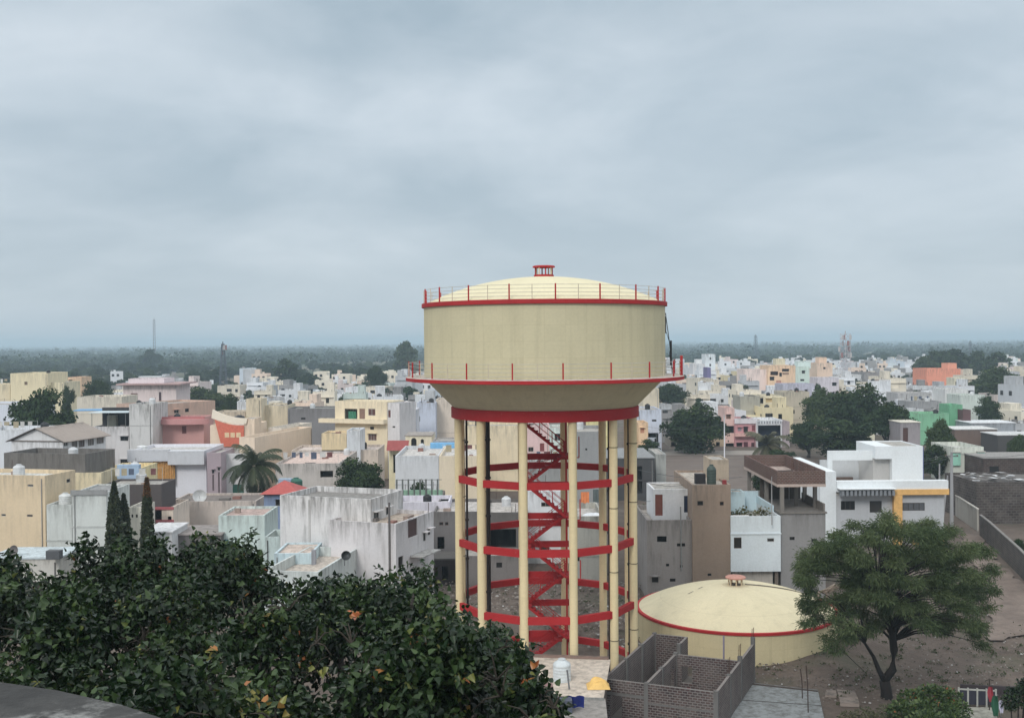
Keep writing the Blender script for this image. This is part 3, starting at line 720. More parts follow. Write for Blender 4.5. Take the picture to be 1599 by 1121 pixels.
def px_of_hole(H, x0, x1, y0, y1, h):
    f, a, b, za, zb, kind = h; o, u, n, W = FACES[f](x0, x1, y0, y1); M = H.inv.inverted()
    p = M @ Vector((o[0]+u[0]*a, o[1]+u[1]*a, za)); q = M @ Vector((o[0]+u[0]*b, o[1]+u[1]*b, zb)); pa = proj(p); pb = proj(q)
    return (f, pa[0], pa[1], pb[0], pb[1], kind)
def HS(label, xa, xb, y, d, db=None, L=8, col=(200, 200, 200), par=.8, dirt=.35, holes=None, roof=(172, 166, 158), wings=(), name='house', cat='house', faces='fr', mat=None, k=None, group=None):
    H = House(label, xa, xb, y, d, db, L, name, cat, group)
    if holes is None: holes = [px_of_hole(H, 0, H.W, 0, L, h) for h in autoholes(H, 0, H.W, 0, L, 0, H.h, faces)]
    H.block(col=col, par=par, dirt=dirt, holes=holes, roof=roof, mat=mat, k=k)
    rg = H.rng
    if d < 300 and mat is None:
        n = 0
        for z in [H.h-par-.12-3.15*i for i in range(1, 4)]:
            if z > 1 and rg.random() < .45: MB().box(-.04, H.W+.04, -.05, -.004, z, z+.14).build('floor_band', plaster(tuple(int(v*.93) for v in col), dirt, k=k), H.root)
        if H.W > 3 and rg.random() < .6:
            x = rg.choice([.25, H.W-.35]); MB().tube([(x, -.07, .2), (x, -.07, H.h-.3)], .045, 6).build('down_pipe', flat(rg.choice([(150, 148, 146), (96, 92, 90)]), .6), H.root)
    if par > .15 and d < 290 and H.W > 3.5 and L > 4.5 and not wings:
        zr = H.h-par
        if rg.random() < .5:
            for q in range(rg.choice([2, 3, 4])):
                x = rg.uniform(.4, H.W-.4); y = rg.choice([.1, L-.1]); MB().tube([(x, y, H.h-.02), (x+.03, y, H.h+rg.uniform(.5, 1.1))], .03, 5).build('rebar', flat((84, 66, 58), .8), H.root)
        if rg.random() < .62:
            bl = rg.random() < .55; r_ = rg.uniform(.45, .62); M_ = H.inv.inverted(); p = M_ @ Vector((rg.uniform(.9, H.W-.9), rg.uniform(L*.4, L-1), zr)); pp = proj(p)
            lw = label.split()[:9]
            while lw[-1] in ('the', 'of', 'with', 'a', 'in', 'under', 'and', 'its', 'to', 'by', 'beside', 'behind', 'above', 'at', 'on', 'right', 'left', 'from'): lw.pop()
            tank(pp[0], pp[1], p.y, ('black' if bl else 'white')+' plastic tank on top of the '+' '.join(lw), zr, r_, r_*2.1, (36, 37, 40) if bl else (210, 212, 214))
        if rg.random() < .12 and H.W > 4.5:
            o = MB(); ya = rg.uniform(.8, 2); lc = [flat(c_, .85, k=1.1) for c_ in ((190, 188, 184), (120, 70, 70), (80, 92, 116), (170, 156, 124), (206, 204, 200))]
            o.tube([(.4, ya, zr), (.4, ya, zr+1.9)], .025, 5); o.tube([(H.W-.4, ya, zr), (H.W-.4, ya, zr+1.9)], .025, 5); o.tube([(.4, ya, zr+1.85), (H.W/2, ya, zr+1.72), (H.W-.4, ya, zr+1.85)], .01, 4)
            x = .8
            while x < H.W-1.4:
                w_ = rg.uniform(.4, .8); hh = rg.uniform(.5, 1.1); o.quad((x, ya-.02, zr+1.75-hh), (x+w_, ya-.06, zr+1.77-hh), (x+w_, ya-.02, zr+1.75), (x, ya-.02, zr+1.76), rg.randrange(5)); x += w_+rg.uniform(.1, .6)
            c_o = o.build('washing_line', lc); c_o.matrix_world = H.inv.inverted(); lw = label.split()[:8]
            while lw[-1] in ('the', 'of', 'with', 'a', 'in', 'under', 'and', 'its', 'to', 'by', 'beside', 'behind', 'above', 'at', 'on', 'right', 'left', 'from', 'between'): lw.pop()
            tag(c_o, 'clothes drying on a line above the '+' '.join(lw), 'washing line')
        for q in range(rg.choice([0, 1, 2, 3])):
            x = rg.uniform(.4, H.W-1.4); y = rg.uniform(.5, L-1.5); sx = rg.uniform(.3, 1.4); MB().box(x, x+sx, y, y+rg.uniform(.3, .9), zr+.002, zr+rg.uniform(.12, .5)).build('roof_block', plaster(rg.choice([(150, 130, 118), (190, 186, 180), (110, 104, 100), (140, 96, 84)]), .5), H.root)
    for wg in wings:
        a = list(wg); kw = a.pop() if isinstance(a[-1], dict) else {}
        H.wing(*a, **kw)
    return H
def tank(px, py, d, label, z, r=.55, h=1.2, c=(40, 40, 42), nm='rooftop_tank'):
    """ribbed plastic water tank standing at height z"""
    p = PD(px, py, d); o = MB(); pr = [(.001, 0), (r*.97, 0), (r, .05)]
    n = 5
    for i in range(n):
        za = .08+(h*.78-.08)*i/n; zb = .08+(h*.78-.08)*(i+1)/n; pr += [(r*.965, za+.02), (r, za+.05), (r, zb-.03), (r*.965, zb)]
    pr += [(r*.9, h*.84), (r*.45, h*.95), (r*.4, h*.97)]; o.lathe(pr, 24)
    b = o.build(nm, flat(c, .45, k=1), None, loc=(p.x, p.y, z)); smooth_by_angle(b, 40)
    lid = MB().lathe([(r*.4, h*.96), (r*.43, h*.97), (r*.43, h*1.02), (.001, h*1.03)], 20).build('lid', flat(c, .45, k=.9), b)
    tag(b, label, 'water tank'); return b
def boxthing(name, label, cat, px, py, d, z, sx, sy, sz, mat, rz=0):
    p = PD(px, py, d); e = MB().box(-sx/2, sx/2, -sy/2, sy/2, 0, sz).build(name, mat, None, loc=(p.x, p.y, z)); e.rotation_euler.z = rz
    return tag(e, label, cat)
WH = (205, 205, 208); CR = (222, 204, 172); GY = (140, 138, 138)
# ---- middle right, facing the viewer
H = House('weathered grey house with white terrace room and brown door left of the tall brown wall', 1010, 1081, 812, 97, L=9)
H.block(col=(150, 142, 138), par=.45, dirt=.95, holes=[('f', 1026, 837, 1041, 846, 'o', (60, 56, 54)), ('f', 1057, 848, 1070, 853, 'h'), ('f', 1018, 900, 1028, 909, 'w'), ('f', 1046, 903, 1055, 908, 'h'), ('f', 1040, 880, 1045, 884, 'h'), ('f', 1062, 882, 1066, 886, 'h')], roof=(180, 170, 160))
H.wing(1020, 1083, 764, 2.2, 5, (214, 214, 216), par=.1, dirt=.2, holes=[('f', 1023, 772, 1035, 805, 'd', (140, 72, 54)), ('f', 1068, 774, 1080, 800, 'd', (36, 52, 84))], k=1.3, z0=H.h-.42)
MB().tube([(H.W-1.0, -.1, 2.5), (H.W-1.05, -.1, H.h+1.2)], .06, 8).build('down_pipe', flat((150, 150, 148), .6), H.root)
H = House('tall narrow brown cement-plastered house behind the low domed tank', 1081, 1141, 757, 96.6, L=11)
H.block(col=(150, 128, 110), par=.2, dirt=.35, holes=[('f', 1089, 782, 1098, 789, 'w'), ('f', 1124, 783, 1130, 789, 'w'), ('f', 1105, 895, 1111, 899, 'h')], roof=(186, 174, 160))
H.wing(1110, 1138, 718, 4.5, 4, (170, 152, 130), par=.1, z0=H.h-.2, holes=[])
o = MB(); rng_ = random.Random(7)
for i in range(7): o.box(.1+i*.12, .3+i*.12, .2+rng_.random()*3, .5+rng_.random()*3+.3, H.h-.2, H.h+.2+rng_.random()*.5)
boxthing('clothes_heap', 'dark heap of bags beside the rooftop room of the brown house', 'bags', 1093, 745, 99, H.h-.2, .9, .8, .9, flat((50, 46, 48), .9))
tank(1111, 750, 98.6, 'tall dark green rooftop water tank on the brown house', H.h-.2, .42, 1.75, (66, 84, 76))
boxthing('red_bucket', 'small red bucket on the brown house roof', 'bucket', 1131, 756, 97.6, H.h-.2, .35, .3, .5, flat((160, 40, 44), .5))
H = House('white house with walled roof terrace full of potted plants', 1141, 1219, 806, 96.4, L=9)
H.block(col=(206, 216, 222), par=.95, dirt=.12, k=1.32, z0=2.5, holes=[('f', 1146, 839, 1158, 856, 'w'), ('f', 1198, 840, 1209, 846, 'w')], roof=(190, 186, 178), chajja=False)
MB().box(-.05, H.W+.05, -.08, -.003, H.h-1.6, H.h-1.5).build('ledge', plaster((206, 216, 222), .1, k=1.3), H.root)
H.block(.25, H.W-.6, .5, 8.6, -.3, 2.5, (178, 170, 160), par=0, nm='lower_wall', dirt=.6, holes=[('f', 1157, 889, 1168, 893, 'h'), ('f', 1190, 889, 1202, 893, 'h')], roof=(140, 138, 134))
MB().box(H.W-.45, H.W-.15, .3, .6, -.2, 2.49).build('pillar', plaster((112, 100, 90), .6), H.root)
H.wing(1141, 1163, 768, 7.0, 1.9, (176, 200, 208), par=.1, holes=[])
MB().box(3.0, H.W, 8.75, 8.95, H.h-.9, H.h+1.0).box(H.W-.2, H.W+.002, 2.5, 8.74, H.h-.1, H.h+.55).build('back_parapet', plaster((182, 206, 216), .15), H.root)
MB().box(.35, 1.9, .5, 1.6, H.h-.9, H.h-.15).build('water_trough', plaster((214, 214, 214), .1, k=1.3), H.root)
rng_ = random.Random(12)
def potted(x, y, z, label, s=1., hue=0):
    t = empty('potted_plant', (x, y, z), label=label, cat='potted plant', group='potted plants on the white terrace')
    MB().lathe([(.001, 0), (.13*s, 0), (.18*s, .3*s), (.15*s, .3*s), (.15*s, .26*s), (.001, .26*s)], 14).build('pot', flat((150, 120, 100), .8), t)
    r_ = np.random.default_rng(int(x*100) % 9999); v, f, tn = clump_faces(r_, np.array([0, 0, .5*s])+r_.normal(size=(90, 3))*np.array([.13, .13, .18])*s, r_.normal(size=(90, 3)), .12*s, np.full(90, .5+hue))
    mesh_np('foliage', v, f, leafmat('leaf_pot', (.05, .07, .02), (.1, .11, .04), (.2, .17, .08)), tn, t)
M_ = H.inv.inverted()
for i, lb in enumerate(('leftmost low potted plant on the white terrace', 'second potted plant from the left on the white terrace', 'wide yellowish potted plant on the white terrace', 'fourth potted plant from the left on the white terrace', 'fifth potted plant from the left, small, on the terrace', 'tall grey-brown potted plant on the white terrace', 'rightmost potted plant at the white terrace corner')):
    p = M_ @ Vector((.7+i*.5, 2.4+1.1*rng_.random(), H.h-.95)); potted(p.x, p.y, p.z, lb, [1.1, 1.3, 1.6, 1.2, 1, 1.7, 1.5][i], .08*(i % 3))
# grey concrete building with brick terrace
H = House('raw grey concrete building with open storey under a brick-walled roof terrace', 1219, 1289, 802, 96.8, L=14)
H.block(col=(132, 130, 130), par=.05, dirt=.3, holes=[('f', 1233, 838, 1241, 843, 'h'), ('f', 1267, 841, 1276, 846, 'h')], roof=(120, 114, 108))
cm = plaster((118, 112, 106), .4)
zf = H.h; zb = H.h+2.35
for i, (x, y) in enumerate(((.02, .1), (H.W-.36, 2.5), (2.2, 3.6), (.02, 6), (H.W-.36, 6), (2.2, 9), (.02, 13.5), (H.W-.36, 13.5))): MB().box(x, x+.33, y, y+.33, zf, zb).build('column', cm, H.root)
MB().box(.05, H.W-.05, 8.2, 8.35, zf, zb).build('room_wall', plaster((74, 66, 60), .4), H.root)
MB().box(H.W-.15, H.W, .1, 7.5, zf, zf+.85).build('side_parapet', cm, H.root)
MB().box(-.25, H.W+.1, .2, 14.2, zb, zb+.25).build('floor_slab', plaster((176, 156, 146), .4), H.root)
bm_ = brickmat((112, 72, 62), (92, 60, 54), (126, 112, 104), .15)
z_ = zb+.25
for b in ((-.22, H.W+.08, .22, .42), (-.22, H.W+.08, 14.0, 14.2)): MB().box(*b, z_, z_+1.15).build('brick_parapet', bm_, H.root)
for b in ((-.22, -.05, .421, 13.99), (H.W-.12, H.W+.08, .421, 13.99)): MB().box(*b, z_, z_+1.15).build('brick_parapet', bm_, H.root)
for y in (3, 5.5, 8, 10.5): MB().box(H.W-.32, H.W-.12, y, y+.2, z_, z_+1.2).build('parapet_post', bm_, H.root)
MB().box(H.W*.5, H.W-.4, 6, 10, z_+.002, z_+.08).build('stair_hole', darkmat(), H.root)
p = H.inv.inverted() @ Vector((.8, 11.5, z_)); o = MB().lathe([(.001, 0), (.3, 0), (.34, .35), (.31, .35), (.001, .3)], 16).build('basin', flat((96, 110, 150), .5), None, loc=p); tag(o, 'blue plastic basin on the brick-walled roof terrace', 'basin')
# modern white house
H = House('modern white house with yellow window frame band and slatted grey canopy', 1305, 1474, 768, 122, L=15)
wt = (206, 211, 214)
W = H.W
H.block(col=(172, 174, 178), par=0, dirt=.08, z1=H.h-.3, k=1.25, holes=[('f', 1313, 782, 1335, 796, 'w'), ('f', 1358, 782, 1377, 800, 'd', (50, 46, 44)), ('f', 1402, 785, 1444, 797, 'w', (90, 92, 96))], roof=(200, 196, 190), chajja=False)
zt = H.h-.3
pm = plaster(wt, .08, k=1.32); ym = flat((236, 176, 72), .6, k=1.1)
MB().box(-1.8, -.01, -.2, 15, -.3, zt+2.6).build('side_wall', pm, H.root)
MB().box(-.005, W+.3, -.5, .5, zt+.36, zt+1.55).build('terrace_front', pm, H.root)
MB().box(.0, W*.52, -1.6, -.51, zt+.75, zt+.85).build('canopy_beam', pm, H.root)
o = MB()
for i in range(13): MB().box(.25+i*W*.5/13, .25+i*W*.5/13+.28, -1.5, -.51, zt+.05, zt+.62).build('canopy_slat', plaster((120, 124, 130), .1), H.root)
MB().box(W*.52, W+.35, -.62, -.51, zt+.0, zt+.62).build('yellow_band', ym, H.root)
MB().box(W*.52, W*.52+.95, -.62, -.1, -.1, zt-.01).build('yellow_column', ym, H.root)
MB().box(W*.7, W, -.2, -.02, .0, .9).build('yellow_plinth', ym, H.root)
MB().box(-.4, W+.5, .6, 14.8, zt+.2, zt+.36).build('terrace_floor', plaster((206, 196, 184), .25, k=1.2), H.root)
a = H.loc(1367, 697, 1, 3.0); b = H.loc(1441, 697, 1, 3.0)
H.block(a.x+1.9, b.x, 3.0, 10, zt+.37, a.z, wt, par=.12, dirt=.05, k=1.32, holes=[], nm='upper_room', roofn='upper_roof')
MB().box(a.x, a.x+1.88, 3.8, 10, zt+.37, a.z-1.45).build('recess_wall', plaster((170, 168, 166), .15), H.root)
MB().box(a.x, a.x+1.895, 3.0, 10, a.z-1.44, a.z).build('upper_lintel', pm, H.root)
MB().box(b.x+.003, b.x+.12, 3.1, 9.9, zt+.37, a.z-.1).build('blue_strip', flat((96, 110, 168), .6, k=1.1), H.root)
c = H.loc(1293, 704, 1, 4.0)
MB().box(c.x, c.x+.5, 4.0, 4.4, zt+.37, c.z).build('portal_post', pm, H.root); MB().box(c.x+.51, a.x-.01, 4.0, 4.4, c.z-1.1, c.z).build('portal_beam', pm, H.root)
MB().box(c.x+.51, a.x-.01, 9, 9.3, zt+.37, c.z-1.6).build('rear_parapet', plaster((180, 184, 188), .15), H.root)
MB().box(c.x+.6, c.x+4.2, 8.2, 8.6, zt+.37, zt+.9).build('bench', flat((120, 96, 84), .8), H.root)
# dark shed, pole yard, compound on the right
H = House('dark weathered stone compound with white sheets strewn over its roof', 1525, 1660, 753, 135, L=10)
H.block(mat=brickmat((84, 74, 70), (66, 58, 56), (92, 86, 82), .25, 2.2), par=.25, holes=[], roof=(110, 104, 100))
sh = [flat((205, 205, 206), .6), flat((150, 148, 146), .8), flat((84, 76, 72), .8)]
rng_ = random.Random(9)
o = MB()
for i in range(46):
    x = .6+rng_.random()*(H.W*.62); y = .8+rng_.random()*8; a = rng_.random()*3; s_ = .3+.6*rng_.random(); z = H.h-.22+.012*i
    q = [(x+s_*math.cos(a+t)*(1 if k % 2 else .55), y+s_*math.sin(a+t), z+.12*rng_.random()) for k, t in enumerate((0, 1.6, 3.1, 4.7))]; o.poly(q, i % 3)
p = o.build('sheet_scraps', sh, None); p.matrix_world = H.inv.inverted(); tag(p, 'scattered white and grey sheets on the dark compound roof', kind='stuff', cat='scrap')
HS('long dark brown wall building with pale eave behind the compound at the right edge', 1536, 1680, 716, 165, L=8, col=(86, 70, 64), par=0, dirt=.4, holes=[('f', 1545, 728, 1560, 738, 'h')], roof=(150, 146, 142), mat=brickmat((84, 66, 60), (66, 54, 50), (88, 78, 74), .2, 2))
HS('pale house with sea-green corners under a flat white roof behind the electric pole', 1488, 1536, 698, 172, L=9, col=(196, 200, 188), par=.7, holes=[('f', 1506, 722, 1524, 732, 'w')], roof=(200, 200, 198), wings=[(1488, 1500, 707, -.4, .38, (130, 196, 172), {'z0': 3, 'par': 0, 'holes': [], 'nm': 'corner_panel'}), (1527, 1538, 706, -.4, .38, (140, 206, 190), {'z0': 3, 'par': 0, 'holes': [], 'nm': 'corner_panel'})])
HS('long brown rendered shed with thin white eave right of the dark tree', 1491, 1557, 671, 205, L=7, col=(112, 92, 82), par=0, holes=[], roof=(214, 214, 212), name='shed', cat='shed')
HS('dark grey shed with white eave at the right edge', 1558, 1680, 680, 195, L=7, col=(74, 72, 72), par=0, holes=[], roof=(206, 206, 206), name='shed', cat='shed')
HS('long low shed under a bright white tin roof at the right', 1516, 1586, 661, 232, L=8, col=(150, 156, 164), par=0, holes=[], roof=(225, 228, 232), name='shed', cat='shed')
HS('blue-grey long warehouse wall under a white edge at the far right', 1560, 1690, 637, 268, L=14, col=(132, 140, 152), par=.3, holes=[], roof=(190, 192, 196), name='warehouse', cat='warehouse')
HS('maroon brick block beside the green cube right of the big dark tree', 1504, 1516, 640, 238, L=7, col=(96, 66, 66), holes=[], par=.2)
HS('small bright green cube-like building with white top edge', 1483, 1503, 632, 241, L=6, col=(92, 168, 124), par=.35, holes=[], roof=(200, 220, 205))
HS('long low bright green building beyond the white modern house', 1407, 1482, 646, 236, L=7, col=(112, 180, 138), par=.5, holes=[], roof=(170, 190, 160))
HS('small peach-topped grey building left of the dark tree above the modern house', 1406, 1437, 660, 196, L=6, col=(150, 142, 146), par=0, holes=[('f', 1410, 668, 1418, 690, 'd')], roof=(222, 214, 196))
HS('grey and white two storey house with long balcony beyond the green building', 1402, 1455, 614, 292, L=9, col=(170, 168, 168), par=.6, roof=(210, 205, 200))
HS('grey columned building with shaded gallery right of the big dark trees', 1420, 1470, 627, 268, L=8, col=(150, 150, 152), par=.5)
HS('cream stair tower with white sunshade right of the orange building', 1490, 1510, 590, 332, L=6, col=(214, 206, 180), par=.3, holes=[('f', 1492, 596, 1497, 602, 'w')], roof=(220, 220, 216))
HS('white house with long pale roof slab right of the large trees', 1476, 1512, 608, 296, L=9, col=(206, 206, 204), par=.6)
HS('pale mint wall house between the white slab house and the round tree', 1500, 1538, 617, 280, L=9, col=(186, 196, 188), par=.5, holes=[], roof=(210, 210, 205))
HS('grey tile-roofed house with pale gable at the far right', 1552, 1594, 616, 300, L=10, col=(190, 176, 168), par=.2, roof=(140, 130, 128))
HS('bright orange three storey house with stepped roofline far right', 1447, 1500, 576, 400, L=14, col=(232, 140, 104), par=.6, holes=[], roof=(200, 160, 140), wings=[(1480, 1494, 567, 2, 6, (232, 150, 116), {'holes': []})])
HS('cream block attached to the right of the orange house', 1500, 1514, 577, 402, L=12, col=(222, 196, 176), par=.4)
# ---- row behind the field
HS('cream house with garage openings left of the big round tree', 1003, 1028, 676, 222, L=8, col=(214, 196, 164), par=.5, holes=[('f', 1008, 684, 1022, 700, 'o')], roof=(190, 180, 165))
HS('low house with dark shopfronts under the big round tree', 1045, 1100, 684, 236, L=7, col=(140, 130, 116), par=.4, holes=[('f', 1048, 690, 1056, 702, 'o', (60, 56, 54)), ('f', 1059, 690, 1066, 702, 'd', (70, 70, 74)), ('f', 1070, 690, 1078, 702, 'o', (52, 48, 46)), ('f', 1084, 690, 1090, 702, 'd', (48, 42, 60))])
HS('ochre low house with dark blue doorway behind the round tree trunk', 1100, 1132, 684, 236.4, L=7, col=(170, 148, 118), par=.4, holes=[('f', 1106, 690, 1111, 703, 'd', (40, 40, 66)), ('f', 1118, 690, 1124, 702, 'o')])
HS('narrow cream and pink house with dark balconies beside the tall white pole', 1132, 1147, 637, 236, L=8, col=(216, 176, 166), par=.5, holes=[('f', 1134, 647, 1141, 654, 'w', (120, 84, 60)), ('f', 1134, 665, 1146, 676, 'o', (60, 50, 56)), ('f', 1133, 692, 1146, 698, 'o', (50, 46, 52))])
H = HS('pink two storey house facing the open field', 1147.5, 1181, 655, 235, L=9, col=(206, 144, 150), par=.9, k=1.1, holes=[('f', 1152, 667, 1158, 673, 'w', (150, 140, 150)), ('f', 1161, 666, 1168, 675, 'w'), ('f', 1174, 664, 1179, 673, 'd', (140, 60, 66)), ('f', 1150, 691, 1159, 697, 'w'), ('f', 1161.5, 690, 1168, 704, 'd', (96, 40, 56)), ('f', 1173, 691, 1178, 702, 'd', (84, 40, 48))], roof=(200, 196, 190))
MB().box(-.2, H.W+.1, -1.1, -.01, H.h-3.6, H.h-2.9).build('balcony', plaster((214, 160, 152), .3), H.root)
MB().box(-.1, H.W+.1, -.3, -.01, H.h-.9, H.h+.25).build('front_parapet', plaster((206, 200, 204), .3), H.root)
H = HS('white house with pierced balustrade over deep dark blue porch', 1181.5, 1222, 656, 234, L=9, col=(208, 210, 214), par=.5, k=1.25, holes=[('f', 1184, 664, 1219, 681, 'o', (44, 56, 84)), ('f', 1184, 684, 1219, 700, 'o', (60, 60, 70))], roof=(214, 214, 214))
for i in range(9): MB().box(.4+i*.58, .62+i*.58, -.14, -.004, H.h-.75, H.h-.2).build('baluster', flat((150, 154, 164), .8), H.root)
HS('mauve narrow house right of the white balustrade house', 1223, 1233, 658, 233, L=8, col=(166, 150, 156), par=.4)
HS('olive-grey windowless house above the pink house', 1156, 1187, 619, 262, L=9, col=(160, 156, 142), par=.4, holes=[], roof=(150, 146, 140))
HS('cream house with dark shopfront and small balcony above the balustrade house', 1185, 1221, 618, 266, L=9, col=(214, 202, 168), par=.5, holes=[('f', 1187, 620, 1192, 630, 'o', (70, 50, 50)), ('f', 1186, 638, 1201, 644, 'o', (36, 36, 60)), ('f', 1196, 622, 1206, 628, 'w', (210, 180, 120))])
HS('tan flat house with blue sheets hanging on its wall left of the big dark trees', 1222, 1264, 612, 268, L=9, col=(178, 168, 148), par=.5, holes=[('f', 1216, 633, 1226, 646, 'd', (160, 176, 190)), ('f', 1227, 634, 1234, 646, 'd', (170, 188, 214)), ('f', 1236, 640, 1241, 646, 'w')])
HS('violet-grey roofed long house beneath the peach tower block', 1222, 1272, 600, 300, L=9, col=(176, 174, 190), par=.5, roof=(170, 176, 206))
HS('tall plain pale pink house block on the right skyline', 1162, 1199, 577, 372, L=12, col=(222, 200, 192), par=.4, holes=[])
H = HS('tall peach house with stacked balconies on the right skyline', 1199, 1242, 571, 370, L=12, col=(228, 190, 150), par=.4, holes=[('f', 1203, 580, 1215, 586, 'o', (150, 110, 96)), ('f', 1202, 588, 1209, 594, 'w'), ('f', 1212, 594, 1220, 602, 'd', (200, 140, 120)), ('f', 1221, 576, 1232, 580, 'w'), ('f', 1217, 582, 1221, 588, 'w'), ('f', 1222, 582, 1232, 585, 'w', (150, 116, 90)), ('f', 1196, 606, 1210, 612, 'o')])
HS('pale mint house right of the tall peach house', 1243, 1264, 572, 392, L=12, col=(190, 210, 200), par=.4, wings=[(1246, 1266, 564, 3, 5, (196, 214, 210), {'holes': []})])
HS('peach stepped tower house left of the red and white mast', 1276, 1300, 567, 400, L=12, col=(228, 196, 170), par=.4, wings=[(1279, 1291, 558, 2, 5, (226, 190, 160), {'holes': []})])
HS('white house with grey windows just below the red and white mast', 1308, 1345, 585, 410, L=9, col=(200, 202, 204), par=.5)
HS('long mauve-white slab house left of the large dark trees', 1276, 1310, 590, 352, L=9, col=(200, 192, 200), par=.5)
HS('white narrow tower house on the right skyline', 1101, 1117, 553, 520, L=10, col=(206, 212, 216), par=.5)
HS('small white gabled shrine-like house on the right skyline', 1082, 1101, 568, 480, L=10, col=(206, 204, 206), par=.2, wings=[(1087, 1096, 561, 2, 5, (212, 214, 216), {'holes': []})])
HS('cream house with round yellow rooftop cistern on the right skyline', 1212, 1226, 560, 470, L=6, col=(222, 208, 168), par=.1, holes=[])
HS('purple-walled narrow house left of the white narrow tower house', 1104, 1110, 574, 400, L=8, col=(110, 104, 150), par=.2, holes=[])
HS('pale grey house with gable over the round tree', 1057, 1080, 637, 262, L=9, col=(196, 190, 184), par=.3)
HS('white-blue sloping-topped house just right of the tower girder', 996, 1033, 640, 222, L=12, col=(190, 198, 216), par=.3, k=1.2, holes=[('f', 1018, 655, 1025, 658, 'w')])
HS('tall cream and grey house rising behind the white-blue house', 1004, 1029, 607, 262, L=10, col=(204, 190, 164), par=.3, holes=[])
HS('orange-beige house at the right foot of the tower girder', 997, 1012, 660, 212, L=7, col=(226, 186, 140), par=.5, holes=[('f', 1000, 668, 1006, 676, 'w', (200, 130, 90))])
# ---- behind the tower legs
HS('smooth cream house wall seen through the left tower legs', 724, 812, 665, 168, L=9, col=(226, 206, 168), par=.5, holes=[])
HS('pink house seen through the middle of the tower', 822, 858, 664, 186, L=9, col=(218, 182, 182), par=.4, holes=[('f', 825, 698, 833, 705, 'w'), ('f', 843, 692, 850, 705, 'd', (140, 60, 60))])
HS('pale green-white house seen beside the pink house through the tower', 858, 882, 668, 184, L=8, col=(196, 206, 200), par=.4, holes=[('f', 866, 677, 876, 688, 'w')])
HS('yellow-green topped house seen high between the right tower legs', 884, 960, 652, 214, L=9, col=(212, 200, 130), par=.6, holes=[('f', 893, 660, 898, 668, 'w'), ('f', 905, 656, 915, 666, 'd', (110, 80, 80))])
H = HS('tall bare grey block house seen between the right tower legs', 893, 946, 674, 131, L=10, col=(142, 143, 144), par=.4, dirt=.15, holes=[('f', 914, 700, 917, 703, 'h')])
HS('long grey windowless wall house crossing behind the stairs', 828, 892.5, 724, 131, L=8, col=(142, 142, 140), par=.4, dirt=.3, holes=[])
HS('white flat house with small window behind the tower stairs', 822, 897, 767, 113, L=6, col=(204, 206, 210), par=.5, k=1.25, holes=[('f', 845, 784, 859, 791, 'w'), ('f', 851, 823, 855, 827, 'h'), ('f', 868, 846, 873, 852, 'w'), ('f', 842, 850, 858, 858, 'd')], roof=(212, 210, 208))
HS('pale stained concrete wall house right of the stairs', 897.6, 943, 806, 104, L=9, col=(172, 170, 160), par=.6, dirt=.9, holes=[('f', 899, 868, 905, 876, 'w')], roof=(190, 184, 178))
HS('long dark shed with grey tin roof right of the tower', 946, 1022, 716, 158, L=14, col=(70, 70, 72), par=0, holes=[('f', 985, 728, 1003, 770, 'o', (40, 38, 38))], roof=(140, 142, 144), name='shed', cat='shed')
HS('pale grey pillar-like wall block at the field corner', 1024, 1040, 709, 165, L=9, col=(158, 160, 156), par=.1, holes=[], dirt=.6)
H = HS('dark grey house with pale roof behind the left tower legs', 677, 760, 799, 109, L=9, col=(112, 108, 108), par=.3, dirt=.4, roof=(196, 188, 182), holes=[('f', 686, 815, 692, 820, 'w'), ('f', 695, 815, 700, 820, 'w'), ('f', 683, 838, 694, 857, 'o', (40, 38, 38))])
HS('dark low workshop with black open front in the middle of the tower legs', 760.5, 821, 800, 108.6, L=9, col=(96, 92, 90), par=.3, roof=(190, 182, 176), holes=[('f', 764, 826, 806, 863, 'o', (30, 28, 28))])
HS('low dark lean-to shed left of the tower base', 676, 712, 874, 104, L=3.5, col=(58, 50, 50), par=0, dirt=.3, holes=[('f', 690, 884, 700, 905, 'o', (30, 28, 28))], roof=(96, 92, 88), name='shed', cat='shed')
HS('low grey yard wall house between the left tower legs', 715, 818, 868, 103, L=4, col=(118, 112, 110), par=.2, dirt=.6, holes=[('f', 775, 878, 784, 886, 'h')])
H = HS('beige flat-roofed building just in front of the tower legs', 745, 939, 1084, 61.2, 60.2, L=7.1, col=(136, 128, 122), par=0, dirt=.6, mat=brickmat((100, 80, 74), (84, 70, 66), (116, 108, 102), .5), holes=[('f', 888, 1096, 905, 1121, 'o')], roof=(206, 190, 172), k=1)
roofz = H.h+.14
MB().box(-.13, H.W+.13, -.16, -.125, H.h-.5, H.h+.14).build('fascia', plaster((140, 140, 136), .6), H.root)
MB().box(-.12, H.W, 7.1, 7.32, H.h+.141, H.h+.3).build('rear_kerb', plaster((130, 104, 92), .6), H.root)
